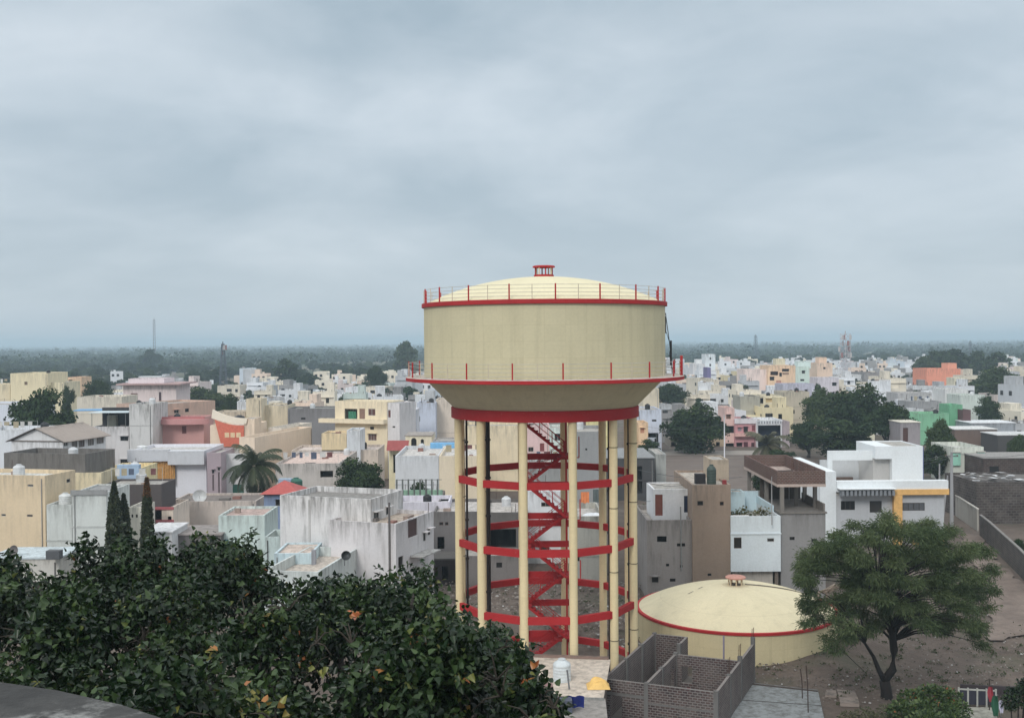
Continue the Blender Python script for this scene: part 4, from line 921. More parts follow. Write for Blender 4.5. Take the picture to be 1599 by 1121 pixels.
# white rooftop tank, tarps, chairs
tank(877.5, 1060, 63.2, 'white domed water tank standing on the beige roof by the tree', roofz, .52, 1.25, (214, 222, 224))
def cloth(name, label, cat, px, py, d, z, sx, sy, h, c, seed=0, rz=0):
    p = PD(px, py, d); n = 14; mb = MB(); rr = random.Random(seed)
    from mathutils import noise as mn
    for j in range(n+1):
        for i in range(n+1):
            u, v = i/n-.5, j/n-.5; e = max(0, 1-(abs(u)*2)**3)*max(0, 1-(abs(v)*2)**3)
            mb.v.append((u*sx, v*sy, .02+h*e*(.7+.5*mn.noise(Vector((u*4+seed, v*4, seed))))+.03*mn.noise(Vector((u*14, v*14, seed)))))
    for j in range(n):
        for i in range(n):
            a = j*(n+1)+i; mb.f.append((a, a+1, a+n+2, a+n+1)); mb.m.append(0)
    o = mb.build(name, flat(c, .6, k=1.1), None, smooth=True, loc=(p.x, p.y, z)); o.rotation_euler.z = rz; return tag(o, label, cat)
cloth('tarpaulin', 'crumpled bright yellow tarpaulin against the brick house', 'tarpaulin', 934, 1070, 62, roofz, 1.3, 1.2, .55, (236, 184, 66), 2)
cloth('tarpaulin', 'pale blue tarpaulin bundle on the left end of the beige roof', 'tarpaulin', 789, 1026, 66.3, roofz, 1.9, 1.1, .6, (140, 172, 186), 5)
o = boxthing('metal_sheet', 'rusty pink sheet of metal lying by the tree on the beige roof', 'sheet', 848, 1070, 62.2, roofz, 1.1, .8, .06, flat((160, 120, 118), .6))
p = PD(889, 1066, 61.6); o = MB().tube([(0, 0, 0), (-.12, 0, 1.1)], .05, 8).build('stub_pipe', flat((120, 122, 126), .5), None, loc=(p.x, p.y, roofz)); tag(o, 'short grey pipe leaning beside the white domed water tank', 'pipe')
# lower terrace with blue things
H = HS('low brick lean-to under the near edge of the beige roof', 820, 945, 1122, 57.6, 57.4, L=2.9, col=(130, 124, 116), par=0, dirt=.6, holes=[], roof=(150, 144, 138), name='lean_to', cat='lean-to')
zz_ = H.h+.14
def blue_sheet():
    p = PD(898, 1115, 58.5); t = MB()
    n = 8
    for j in range(n+1):
        for i in range(n+1): t.v.append((i/n*1.0-.5, .12*math.sin(i*1.3)+.4*(j/n), .75*(1-j/n)**.8+.02))
    for j in range(n):
        for i in range(n): a = j*(n+1)+i; t.f.append((a, a+1, a+n+2, a+n+1)); t.m.append(0)
    o = t.build('blue_tarpaulin', flat((30, 52, 150), .5, k=1.2), None, smooth=True, loc=(p.x, p.y, zz_)); tag(o, 'deep blue tarpaulin hung below the white domed water tank', 'tarpaulin')
blue_sheet()
boxthing('grey_crate', 'grey-blue crate between the tree and the deep blue tarpaulin', 'crate', 880, 1116, 58.3, zz_, .9, .7, .7, flat((86, 92, 110), .7))
# ---- near left
HS('large plain yellow three storey house at the left edge', -60, 70, 740, 110, 108, L=5, col=(210, 186, 148), par=.4, dirt=.25, roof=(206, 206, 200), holes=[('f', 43, 756, 52, 760, 'w'), ('f', 2, 802, 9, 806, 'w'), ('f', 42, 803, 51, 807, 'w'), ('r', 104, 748, 110, 753, 'w')])
HS('low white-grey annexe with small tank beside the yellow house', 72.5, 112, 788, 106.5, L=4.5, col=(196, 200, 196), par=.3, dirt=.4, holes=[], k=1.15)
H = HS('blank white-grey house wall right of the yellow house', 112.5, 166, 769, 106.5, L=6.5, col=(198, 202, 198), par=.15, dirt=.35, holes=[], roof=(150, 150, 150), k=1.15)
MB().box(-.12, H.W+.12, -.12, -.003, H.h-.25, H.h+.25).build('coping', plaster((140, 140, 140), .7), H.root)
tank(102, 784, 108.4, 'white plastic water tank beside the yellow house', 7.1, .62, 1.2, (214, 216, 214))
HS('yellowish low house block behind the blank white-grey wall', 117, 158, 738, 122, L=5, col=(214, 198, 158), par=.4, holes=[])
H = HS('ochre-roofed terrace house with pale blue parapet behind the columnar trees', 158, 215, 733, 126, L=7, col=(226, 208, 150), par=.5, holes=[('f', 168, 741, 176, 751, 'o', (190, 180, 150))], roof=(226, 180, 90))
MB().box(H.W*.5, H.W+.4, -.8, -.02, H.h-1.0, H.h+.6).build('blue_parapet', plaster((150, 178, 206), .2), H.root)
MB().box(H.W*.6, H.W+.7, -1.5, -.82, H.h-1.6, H.h-1.2).build('red_awning', flat((150, 70, 76), .7), H.root)
HS('dark brown rough-walled yard building between the two columnar trees', 160, 252, 757, 118, L=5, col=(84, 76, 76), par=.2, dirt=.3, holes=[('f', 200, 768, 203, 790, 'h')])
HS('grey weathered concrete wall house above the yellow house', 6, 133, 707, 124, 122, L=6, col=(112, 108, 104), par=.8, dirt=.9, holes=[], roof=(120, 116, 112))
HS('long white house with thin dark window at the left', -40, 57, 672, 160, L=9, col=(206, 210, 216), par=.6, dirt=.25, holes=[('f', 28, 688, 47, 696, 'w')], roof=(180, 180, 180), k=1.2)
HS('plain bluish white block at the left edge beside the dark trees', -50, 44, 632, 205, L=12, col=(204, 210, 222), par=.4, dirt=.1, holes=[('f', 5, 653, 9, 657, 'w')], k=1.25)
# gabled house
def gabled():
    H = House('white house with grey-brown pitched roof and row of shuttered windows', 98, 165, 690, 150, 160, L=8)
    H.block(col=(206, 206, 208), par=0, k=1.25, dirt=.3, roof=(120, 108, 100), holes=[('f', 100, 688, 106, 696, 'w'), ('f', 112, 686, 121, 698, 'w', (110, 100, 98)), ('f', 123, 685, 132, 697, 'w', (110, 100, 98)), ('f', 137, 684, 147, 695, 'w', (110, 100, 98)), ('f', 151, 680, 162, 692, 'w', (110, 100, 98))])
    W, L, h = H.W, H.L, H.h; o = MB(); rs = 1.75
    for (ya, yb, za, zb) in ((-.6, L/2, h-.15, h+rs), (L+.6, L/2, h-.15, h+rs)):
        o.quad((-.5, ya, za+.17), (W+.5, ya, za+.17), (W+.5, yb, zb+.17), (-.5, yb, zb+.17)); o.quad((-.5, ya, za+.08), (-.5, yb, zb+.08), (W+.5, yb, zb+.08), (W+.5, ya, za+.08))
        o.quad((-.5, ya, za+.08), (W+.5, ya, za+.08), (W+.5, ya, za+.17), (-.5, ya, za+.17))
    o.build('pitched_roof', plaster((150, 136, 126), .6), H.root)
    g = MB()
    for x in (-.02, W+.02): g.poly([(x, 0, h), (x, L, h), (x, L/2, h+rs)])
    g.build('gable', plaster((206, 206, 208), .3, k=1.25), H.root)
gabled()
H = HS('off-white house with dark shaded roof terrace under a pale tin sheet', 145, 201, 666, 180, L=8, col=(204, 200, 200), par=.3, dirt=.35, roof=(60, 56, 54), holes=[('f', 188, 681, 205, 688, 'w'), ('f', 188, 717, 205, 724, 'w'), ('f', 165, 702, 170, 727, 'd')], k=1.2)
MB().box(-.3, H.W+.3, -1.2, 4, H.h+2.3, H.h+2.36).build('tin_canopy', flat((190, 206, 212), .4, k=1.2), H.root)
for x in (.2, H.W*.5, H.W-.2): MB().tube([(x, -.9, H.h-.2), (x, -.9, H.h+2.3)], .05, 6).build('canopy_post', flat((120, 120, 120), .5), H.root)
MB().box(0, H.W, 4.2, 4.35, H.h-.3, H.h+2.9).build('terrace_wall', plaster((50, 48, 52), .4), H.root)
MB().box(H.W*.2, H.W*.45, 3.2, 4.1, H.h-.3, H.h+1.6).build('store_room', plaster((190, 184, 160), .4), H.root)
HS('tall off-white stair block with black water stains', 201.5, 238, 631, 179, L=8, col=(200, 198, 196), par=.3, dirt=1.0, holes=[], k=1.15)
boxthing('blue_tarpaulin', 'bright blue tarpaulin roof sheet beside the dark terrace', 'tarpaulin', 152, 640, 190, 11.6, 7, 4, .15, flat((86, 160, 214), .5, k=1.1), .1)
HS('pale cream flat house behind the dark terrace', 120, 190, 620, 235, L=10, col=(204, 194, 176), par=.5, holes=[], roof=(200, 196, 190))
H = House('pink-white villa with wide red-brown roof slab at the left', 192, 275, 602, 278, L=12)
H.block(col=(216, 198, 196), par=0, z1=H.h, dirt=.3, holes=[('f', 204, 614, 215, 626, 'd', (130, 88, 80)), ('f', 248, 612, 252, 628, 'd', (80, 52, 60))], roof=(176, 140, 138), chajja=False)
MB().box(-1.2, H.W+1.6, -1.6, 12.5, H.h+.145, H.h+.5).build('roof_slab', plaster((180, 146, 144), .4), H.root)
H.block(1.2, H.W-3.2, .5, 9, H.h+.51, H.h+1.75, (214, 200, 204), par=.9, nm='upper_parapet', roofn='upper_roof', holes=[])
MB().box(2.6, 8.5, 4, 7, H.h+1.9, H.h+2.2).build('solar_panel', flat((206, 210, 212), .4), H.root)
HS('yellow two storey block house at the left skyline edge', 16, 74, 583, 262, L=12, col=(222, 206, 164), par=.5, dirt=.2, holes=[('f', 38, 596, 43, 601, 'w', (120, 96, 72))])
HS('pale yellow house step left of the yellow block house', -50, 15.5, 601, 264, L=12, col=(216, 200, 164), par=.4, holes=[])
HS('pale yellow lower wing right of the yellow block house', 74.5, 100, 597, 264, L=10, col=(218, 206, 168), par=.4, holes=[('f', 79, 606, 82, 608, 'w')])
HS('small orange-roofed house among the trees at the left', 104, 127, 589, 330, L=8, col=(218, 180, 140), par=.2, roof=(190, 110, 80), holes=[('f', 108, 593, 113, 597, 'w')])
# peach wall and pink curved balcony
HS('long peach windowless house wall behind the pink balcony house', 237, 336, 632, 190, 203, L=9, col=(210, 172, 150), par=.4, dirt=.2, holes=[('f', 242, 646, 245, 649, 'h'), ('f', 272, 640, 279, 645, 'w'), ('f', 289, 638, 295, 643, 'w')], k=1.1)
H = HS('salmon pink house with curved balcony and green door', 238, 318, 652, 184, L=6, col=(204, 148, 142), par=.7, dirt=.2, k=1.1, holes=[('f', 240, 662, 248, 690, 'd', (26, 78, 74)), ('f', 284, 665, 291, 677, 'd', (120, 60, 60))], roof=(170, 120, 116))
o = MB(); o.prism([(1.2+4.2*(1-math.cos(a))/1, -1.9*math.sin(a)-.02) for a in [math.pi*k/14 for k in range(15)]], H.h-1.1, H.h-.25); o.build('curved_balcony', plaster((192, 130, 128), .2), H.root)
MB().box(-.2, H.W+.2, -.3, -.01, H.h-.4, H.h+.12).build('cornice', plaster((176, 104, 104), .3), H.root)
# white house with the orange curtain
H = House('white single storey house with big mustard curtain across its porch', 205, 322, 703, 165, L=10)
H.block(col=(208, 208, 216), par=.5, dirt=.06, k=1.3, holes=[('f', 239, 720, 274, 757, 'o', (150, 130, 110))], roof=(196, 192, 188), chajja=False)
MB().box(-.3, H.W*.52, -.9, -.01, H.h-1.6, H.h+.15).build('front_parapet', plaster((190, 192, 198), .15, k=1.2), H.root)
MB().box(H.W*.52+.01, H.W+.02, -1.3, -.01, H.h-2.1, H.h-.05).build('side_parapet', plaster((190, 192, 198), .15, k=1.2), H.root)
a = H.loc(239, 720, 1, -.3); b = H.loc(274, 757, 1, -.3); o = MB(); n = 48
for i in range(n+1):
    x = a.x+(b.x-a.x)*i/n; y = -.42+.1*math.sin(i*1.25)+.05*math.sin(i*.53)
    o.v += [(x, y, b.z), (x, y, a.z)]
for i in range(n): o.f.append((2*i, 2*i+2, 2*i+3, 2*i+1)); o.m.append(0)
M_ = H.inv.inverted()
c = o.build('curtain', flat((214, 152, 44), .85, k=1.1, var=.25), None, smooth=True); c.matrix_world = M_; tag(c, 'large mustard yellow curtain hung across the white porch', 'curtain')
tank(222, 700, 170, 'low white roof tank on the curtained white house', H.h-.5, .8, .8, (224, 226, 226))
H = HS('narrow mauve tiled house front with two tall slit windows', 323, 345, 707, 163, L=8, col=(160, 142, 150), par=.3, dirt=.05, holes=[('f', 331, 733, 334.5, 739, 'w'), ('f', 340, 729, 343.5, 735, 'w'), ('f', 331.5, 741, 334.5, 766, 'd', (104, 88, 92)), ('f', 340.5, 737, 343.5, 770, 'd', (104, 88, 92)), ('f', 340.5, 771, 343.5, 776, 'w')])
HS('white narrow house with tall dark green door behind the palm', 345.5, 384, 708, 166, L=8, col=(204, 204, 204), par=.4, dirt=.2, k=1.2, holes=[('f', 363, 756, 381, 780, 'd', (20, 96, 78))])
# the house with the orange feature wall
H = House('peach and cream house with swooping orange feature wall', 328, 397, 664, 178, L=9)
H.block(x0=0, col=(226, 202, 174), par=.4, dirt=.1, k=1.15, holes=[('f', 364, 712, 378, 722, 'd', (150, 70, 60))], roof=(206, 190, 170))
a = H.loc(335, 660, 1, -.5); b = H.loc(381, 697, 1, -.5); n = 14
cur = [(a.x+(b.x-a.x)*k/n, a.z-(a.z-b.z)*.02-1.0*(1-(1-k/n)**2.2)+0.6) for k in range(n+1)]
o = MB(); pts = [(x, z) for x, z in cur]+[(b.x, b.z), (a.x+1.1, b.z)]
o.poly([(x, -.52, z) for x, z in reversed(pts)]); 
for i in range(len(pts)):
    p, q = pts[i], pts[(i+1) % len(pts)]; o.quad((p[0], -.52, p[1]), (q[0], -.52, q[1]), (q[0], -.3, q[1]), (p[0], -.3, p[1]))
o.build('orange_panel', flat((216, 98, 62), .7, k=1.15), H.root)
o = MB(); top = [(x-.5+.9*(k/n), z+.25) for k, (x, z) in enumerate(cur)]; tp2 = [(x-.3+.9*(k/n), z+1.15+.5*(1-k/n)**2) for k, (x, z) in enumerate(cur)]
for i in range(n):
    o.quad((top[i][0], -.5, top[i][1]), (top[i+1][0], -.5, top[i+1][1]), (tp2[i+1][0], -.5, tp2[i+1][1]), (tp2[i][0], -.5, tp2[i][1])); o.quad((tp2[i][0], -.5, tp2[i][1]), (tp2[i+1][0], -.5, tp2[i+1][1]), (tp2[i+1][0], -.1, tp2[i+1][1]), (tp2[i][0], -.1, tp2[i][1]))
o.build('swoop', plaster((226, 212, 190), .1), H.root)
for k in range(3):
    q = H.loc(351+k*9, 683, 1, -.53); o = MB().box(q.x, q.x+.72, -.57, -.523, q.z, q.z+.8); o.build('cream_square', flat((240, 204, 150), .7), H.root)
H.wing(381, 397, 654, -.2, 5, (228, 204, 176), par=.1, z0=0, holes=[], nm='corner_tower')
H = HS('peach house wall with slanting parapet right of the orange feature wall', 397.5, 487, 683, 169, 190, L=2.6, col=(226, 202, 176), par=.9, dirt=.12, k=1.15, holes=[], roof=(206, 196, 180), wings=[(440, 487, 668, 2.7, 2.5, (214, 204, 190), {'holes': []})])
HS('tall narrow yellowish stair tower behind the peach house', 384, 408, 623, 213, L=5, col=(212, 196, 164), par=.3, holes=[])
HS('yellowish plain house right of the narrow stair tower', 411, 449, 633, 216, L=8, col=(208, 192, 160), par=.3, holes=[])
HS('long grey blank house wall with two dark openings', 449.5, 524, 638, 214, L=8, col=(124, 122, 124), par=.3, dirt=.3, holes=[('f', 470, 652, 477, 655, 'h'), ('f', 503, 652, 510, 655, 'h')], roof=(140, 140, 130))
HS('beige roof room house with black tank left of the stair tower', 336, 383, 643, 216, L=6, col=(196, 180, 156), par=.3, holes=[])
tank(374, 655, 206, 'wide black water tank left of the narrow stair tower', 8.2, 1.0, 1.3, (36, 38, 44))
# white/cream three storey house centre left
H = House('cream and white three storey house with open top balcony and green curtain', 523, 604, 626, 188, 184, L=6)
H.block(col=(226, 208, 172), par=.4, dirt=.2, k=1.15, holes=[('f', 538, 638, 558, 655, 'o', (150, 140, 120)), ('f', 561, 638, 570, 654, 'd', (140, 104, 86)), ('f', 575, 638, 586, 649, 'w', (100, 60, 54)), ('f', 578, 666, 584, 671, 'w'), ('f', 575, 677, 588, 688, 'w', (110, 76, 68)), ('f', 586, 709, 590, 716, 'w')], roof=(210, 204, 190))
g = H.loc(544, 642, 1, .3); g2 = H.loc(556, 655, 1, .3); p = H.inv.inverted()
cth = MB().quad((g.x, .02, g2.z), (g2.x, .02, g2.z), (g2.x, .02, g.z), (g.x, .02, g.z)); 
o = MB(); n = 10
for i in range(n+1): x = g.x+(g2.x-g.x)*i/n; o.v += [(x, .3+.08*math.sin(i*2), g2.z), (x, .3+.08*math.sin(i*2), g.z)]
for i in range(n): o.f.append((2*i, 2*i+2, 2*i+3, 2*i+1)); o.m.append(0)
c = o.build('curtain', flat((30, 130, 96), .8, k=1.1), None); c.matrix_world = p; tag(c, 'green curtain in the open top balcony of the cream house', 'curtain')
H.block(H.W+.01, H.W+2.3, .2, 6, -.3, H.h-.2, (206, 202, 204), par=.3, nm='white_wing', roofn='wing_roof', dirt=.3, holes=[('f', 604, 640, 610, 652, 'w', (110, 60, 60)), ('f', 613, 665, 617, 668, 'w')], k=1.2)
MB().box(-2.6, H.W, -1.2, -.01, H.h-3.7, H.h-3.0).build('balcony', plaster((224, 206, 172), .3), H.root)
HS('yellow garage-like house in front of the cream three storey house', 502, 541, 677, 172, L=6, col=(216, 192, 146), par=.4, holes=[], roof=(200, 180, 150))
HS('whitewashed low wall house beside the yellow garage', 541.5, 562, 672, 171, L=6, col=(200, 204, 210), par=.3, holes=[])
HS('flat pink-roofed house left of the small dark tree', 430, 530, 724, 150, L=17, col=(186, 178, 172), par=.35, dirt=.5, holes=[('f', 500, 735, 520, 745, 'o', (110, 100, 96))], roof=(220, 190, 176))
HS('flat house with low red pillar terrace behind the pink roof', 455, 590, 703, 172, L=9, col=(200, 184, 170), par=.35, roof=(214, 196, 186), holes=[])
# red hip-roofed kiosk
def kiosk():
    H = House('small blue kiosk under a red pyramid roof near the palm', 412, 466, 773, 124, L=4)
    H.block(col=(120, 140, 176), par=0, holes=[('f', 430, 779, 448, 790, 'w')], roof=(120, 60, 56), dirt=.3)
    W, h = H.W, H.h+.15; o = MB(); c = (W*.5, 2, h+1.3); q = [(-.4, -.5, h), (W+.4, -.5, h), (W+.4, 4.5, h), (-.4, 4.5, h)]
    for i in range(4): o.poly([q[i], q[(i+1) % 4], c])
    o.build('hip_roof', flat((196, 78, 70), .7), H.root)
kiosk()
tank(462.5, 762, 129, 'green plastic tank behind the red-roofed kiosk', 5.6, .75, 1.5, (20, 104, 84))
boxthing('blue_box', 'white and blue cooler box behind the red-roofed kiosk', 'box', 446, 760, 129, 6.2, 1.5, 1, .8, flat((150, 180, 206), .5))
# grimy white building
H = House('big grimy white three storey building with black rain stains', 437, 579, 773, 98, 95, L=6.6)
H.block(col=(204, 202, 202), par=.5, dirt=.85, k=1.25, roof=(140, 136, 132), holes=[('r', 584, 800, 592, 808, 'w'), ('r', 603, 792, 608, 803, 'w'), ('r', 584, 828, 592, 842, 'w'), ('r', 604, 820, 610, 832, 'w'), ('r', 599, 860, 616, 882, 'o', (90, 80, 76)), ('r', 584, 870, 589, 880, 'w')])
MB().box(H.W*.32, H.W*.34, -.06, -.004, 0, H.h-.3).build('crack_strip', plaster((180, 178, 176), .6), H.root)
H2 = HS('white two storey house with rubble roof right of the grimy building', 618, 677, 818, 92, 99, L=6.5, col=(204, 200, 202), par=.35, dirt=.4, k=1.2, roof=(186, 168, 150), holes=[('f', 637, 809, 652, 835, 'd', (90, 60, 58)), ('f', 661, 832, 665, 844, 'w'), ('f', 668, 826, 672, 834, 'w'), ('f', 622, 870, 630, 884, 'o')])
MB().box(2.6, 6.2, -1.3, -.01, 4.4, 4.5).build('porch_roof', plaster((160, 160, 158), .5), H2.root)
MB().box(-.14, -.02, .5, .64, 0, 9.5).build('drain_pipe', flat((110, 104, 102), .6), H2.root)
HS('long lilac-white walled house behind the rubble-roofed house', 618, 702, 784, 113, L=5, col=(204, 200, 212), par=.6, dirt=.2, k=1.15, holes=[], roof=(206, 202, 204))
H = HS('dark walled terrace with green fence posts in front of the long white wall', 617, 690, 777, 125, L=6, col=(110, 98, 92), par=.3, dirt=.5, holes=[('f', 622, 779, 632, 784, 'h')], roof=(150, 170, 150))
gp = flat((110, 114, 110), .8); gg = flat((150, 196, 166), .7, k=1)
for i in range(8): MB().box(.1+i*H.W/8, .28+i*H.W/8, 0, .18, H.h, H.h+2.1).build('fence_post', gp, H.root)
MB().box(.28, H.W, .06, .1, H.h+2.0, H.h+2.06).build('fence_rail', gp, H.root); MB().box(.2, H.W, 1.2, 1.4, H.h-.1, H.h+.7).build('green_wall', gg, H.root)
HS('long white and cream wall house above the green fence terrace', 617, 685, 712, 141, L=14, col=(202, 204, 208), par=.5, dirt=.2, k=1.15, holes=[], roof=(206, 200, 194))
H = HS('cream wall extension of the long white house next to the left tower legs', 685.5, 760, 712, 141, L=14, col=(216, 198, 168), par=.5, dirt=.15, holes=[], roof=(206, 200, 194))
H = HS('small rooftop shop with sky-blue awning above the long white wall', 676, 724, 688, 156, L=5, col=(160, 152, 150), par=.2, holes=[('f', 682, 698, 700, 710, 'w', (130, 116, 110))])
MB().box(-.3, H.W*.75, -1.2, -.01, H.h-1.0, H.h-.25).build('awning', flat((96, 176, 228), .6, k=1.1), H.root)
H = HS('cream house with two black arched windows under a wide eave', 633, 674, 681, 162, L=6, col=(222, 208, 178), par=0, dirt=.15, holes=[('f', 642, 688, 650.5, 699, 'h'), ('f', 657, 687, 662, 696, 'h')], roof=(160, 150, 142))
for px, w_ in ((646.2, .4), (659.5, .24)):
    q = H.loc(px, 688, 1, -.02); o = MB(); o.poly([(q.x+w_*math.cos(a), -.015, q.z-.02+w_*1.1*math.sin(a)) for a in [math.pi*k/12 for k in range(13)]]); o.build('arch_head', darkmat(), H.root)
H = HS('cream arched gateway house with red tiled awning', 607, 632, 701, 158, L=5, col=(216, 204, 160), par=.2, holes=[('f', 614, 710, 622, 738, 'o', (70, 60, 52))], roof=(200, 190, 170))
MB().quad((-.2, -1.3, H.h-.1), (H.W+.6, -1.3, H.h-.1), (H.W+.6, .4, H.h+1.2), (-.2, .4, H.h+1.2)).build('tiled_awning', flat((168, 72, 68), .8), H.root)
H = HS('house with navy blue column and small yellow balconies left of the tower', 622, 650, 640, 205, L=7, col=(204, 206, 216), par=.6, holes=[('f', 625, 645, 633, 655, 'o', (180, 170, 120)), ('f', 636, 645, 642, 655, 'o', (180, 170, 120)), ('f', 626, 662, 636, 668, 'w')], k=1.2)
MB().box(H.W-1, H.W-.1, -.4, -.01, .2, H.h+.5).build('blue_column', flat((44, 70, 128), .6, k=1.1), H.root)
tank(627, 640, 207, 'navy blue water tank above the yellow balconies', H.h-.6, .6, 1.4, (40, 58, 104))
HS('pale lavender house behind the left rim of the tower girder', 651, 680, 629, 218, L=9, col=(188, 196, 214), par=.4, holes=[('f', 653, 650, 656, 658, 'd', (30, 60, 50))], k=1.15)
HS('beige plain house touching the left rim of the tower girder', 680.5, 730, 624, 222, L=9, col=(206, 190, 172), par=.4, holes=[])
tank(673, 676, 170, 'white round water tank under the tower rim at the left', 8.0, .75, 1.1, (222, 222, 222))
# near mint terraces behind the ficus
H = HS('pale mint low house block with rubble on its roof', 341, 413, 805, 105, L=6, col=(188, 204, 200), par=.25, dirt=.4, k=1.2, holes=[('f', 345, 842, 357, 852, 'd', (80, 160, 196))], roof=(190, 160, 150))
HS('beige plain yard house left of the mint block', 266, 400, 783, 127, L=7, col=(190, 176, 166), par=.25, dirt=.35, holes=[], roof=(130, 118, 112))
H = HS('small cream house with red-pink trim bands near the columnar trees', 236, 270, 792, 118, L=6, col=(222, 204, 186), par=.4, holes=[('f', 262, 806, 268, 820, 'o', (70, 50, 50))], roof=(200, 180, 170))
MB().box(-.1, H.W+.1, -.12, -.004, H.h-.25, H.h+.05).box(.5, H.W+.1, -.14, -.005, H.h-1.7, H.h-1.35).build('pink_band', flat((190, 90, 96), .7), H.root)
HS('cream yard house with tiny square vents between the columnar trees', 200, 222, 792, 112, L=4, col=(206, 200, 184), par=.2, holes=[('f', 205, 803, 208, 808, 'h'), ('f', 212, 803, 215, 808, 'h')])
HS('low mint terrace wall house right of the mint block', 413.5, 512, 838, 99, L=4, col=(184, 200, 198), par=.8, dirt=.5, k=1.15, holes=[], roof=(190, 176, 160))
H = HS('pale blue flat-roofed cabin in front of the grimy building', 428, 487, 864, 91, L=5, col=(184, 206, 214), par=.15, dirt=.25, k=1.2, holes=[], roof=(206, 186, 172))
MB().box(H.W+.01, H.W+.35, -.3, .1, 0, H.h+.3).build('grey_pillar', plaster((140, 142, 150), .3), H.root)
HS('mint-white walled terrace with diagonal parapet beside the blue cabin', 497, 561, 893, 84, 94, L=4.5, col=(196, 204, 202), par=.8, dirt=.3, k=1.2, holes=[], roof=(200, 186, 172))
def dish(px, py, d, z, label, r=.55, c=(60, 62, 64), az=.5):
    p = PD(px, py, d); t = empty('satellite_dish', (p.x, p.y, z), az, label=label, cat='satellite dish')
    MB().tube([(0, 0, 0), (0, 0, .7)], .03, 6).build('mast', flat((110, 110, 110), .5), t)
    o = MB(); n = 20
    for k in range(6):
        q = r*k/5
        for j in range(n): a = 2*math.pi*j/n; o.v.append((q*math.cos(a), -.3*(q/r)**2+.08*0-.05+.18*math.sin(a)*q, .9+q*math.sin(a)*.9))
    for k in range(5):
        for j in range(n): o.f.append((k*n+j, k*n+(j+1) % n, (k+1)*n+(j+1) % n, (k+1)*n+j)); o.m.append(0)
    o.build('reflector', flat(c, .5), t, smooth=True)
    MB().tube([(0, -.1, .5), (0, -.55, .95)], .015, 5).build('feed_arm', flat((90, 90, 90), .5), t)
dish(538, 866, 89.5, 4.7, 'round black satellite dish on the mint-white terrace', .42)
dish(312, 775, 128, 4.3, 'big white satellite dish in front of the mauve tiled front', .8, (210, 212, 212), .2)
dish(26, 870, 99, 3.5, 'grey satellite dish on the shed beside the yellow house', .55, (120, 112, 110), -.4)
HS('low tin-roofed shed below the yellow house', -20, 92, 873, 98, L=5, col=(190, 186, 178), par=0, dirt=.4, holes=[], roof=(190, 204, 210), name='shed', cat='shed')
boxthing('air_cooler', 'dark grey air cooler on the shed roof below the white-grey annexe', 'air cooler', 85, 872, 97, 4.0, 1.2, .8, .75, flat((90, 92, 96), .6))
HS('white-edged tin shed roof seen through the top of the ficus', 222, 268, 832, 102, L=5, col=(206, 206, 208), par=0, dirt=.2, holes=[('f', 232, 845, 256, 880, 'd', (40, 110, 86))], roof=(214, 214, 216), name='shed', cat='shed')
boxthing('water_barrel', 'teal-grey barrel standing right of the ficus top', 'barrel', 328, 858, 98, 3.5, .6, .5, 1.4, flat((86, 110, 124), .6))
HS('low dim yard shed with dark roof right of the tin shed', 270, 345, 836, 104, L=5, col=(110, 104, 104), par=0, dirt=.4, holes=[('f', 300, 846, 318, 870, 'o')], roof=(150, 140, 136), name='shed', cat='shed')
# orange cloth and white sheet on the terrace behind the tower
def hang(px0, px1, y0, y1, d, c, name, label, cat):
    o = MB(); n = 10; A = PD(px0, y0, d); B = PD(px1, y1, d)
    for i in range(n+1):
        x = A.x+(B.x-A.x)*i/n; o.v += [(x, A.y+.07*math.sin(i*1.9), B.z+.05*math.sin(i)), (x, A.y+.05*math.sin(i*1.7), A.z)]
    for i in range(n): o.f.append((2*i, 2*i+2, 2*i+3, 2*i+1)); o.m.append(0)
    tag(o.build(name, flat(c, .8, k=1.15), None, smooth=True), label, cat)
hang(907, 920, 768, 785, 108, (236, 128, 44), 'hanging_cloth', 'orange cloth hanging on a line between the right tower legs', 'cloth')
hang(926, 940, 764, 784, 108.5, (92, 104, 104), 'hanging_cloth', 'dark grey-green cloth hanging right of the orange cloth', 'cloth')
cloth('white_sheet', 'crumpled white sheet on the terrace below the orange cloth', 'sheet', 926, 795, 106, 6.0, 2.0, 1.5, .35, (225, 228, 232), 9)
# filler yard walls and lane walls on the right
def yardwall(label, pts, z1, c, th=.2, name='yard_wall', mat=None, post=None):
    q = [PZ(x, y, 0) for x, y in pts]; T = empty(name, (q[0].x, q[0].y, 0), label=label, cat='wall')
    o = MB()
    for a, b in zip(q, q[1:]): o.bar(a-q[0]+Vector((0, 0, z1/2-.1)), b-q[0]+Vector((0, 0, z1/2-.1)), th, z1+.2)
    o.build('wall', mat or plaster(c, .6), T)
    o = MB()
    for a, b in zip(q, q[1:]): o.bar(a-q[0]+Vector((0, 0, z1+.05)), b-q[0]+Vector((0, 0, z1+.05)), th+.08, .1)
    o.build('coping', plaster(tuple(min(255, v+30) for v in c), .4), T)
yardwall('pale plastered yard wall beside the electric pole and lane', [(1493, 805), (1527, 829)], 2.6, (150, 145, 136))
yardwall('long dark brick lane wall running down to the right edge', [(1531, 838), (1545, 850), (1592, 897), (1625, 935)], 2.5, (96, 92, 88), mat=brickmat((92, 86, 82), (80, 74, 72), (98, 94, 90), .2, 1.6))
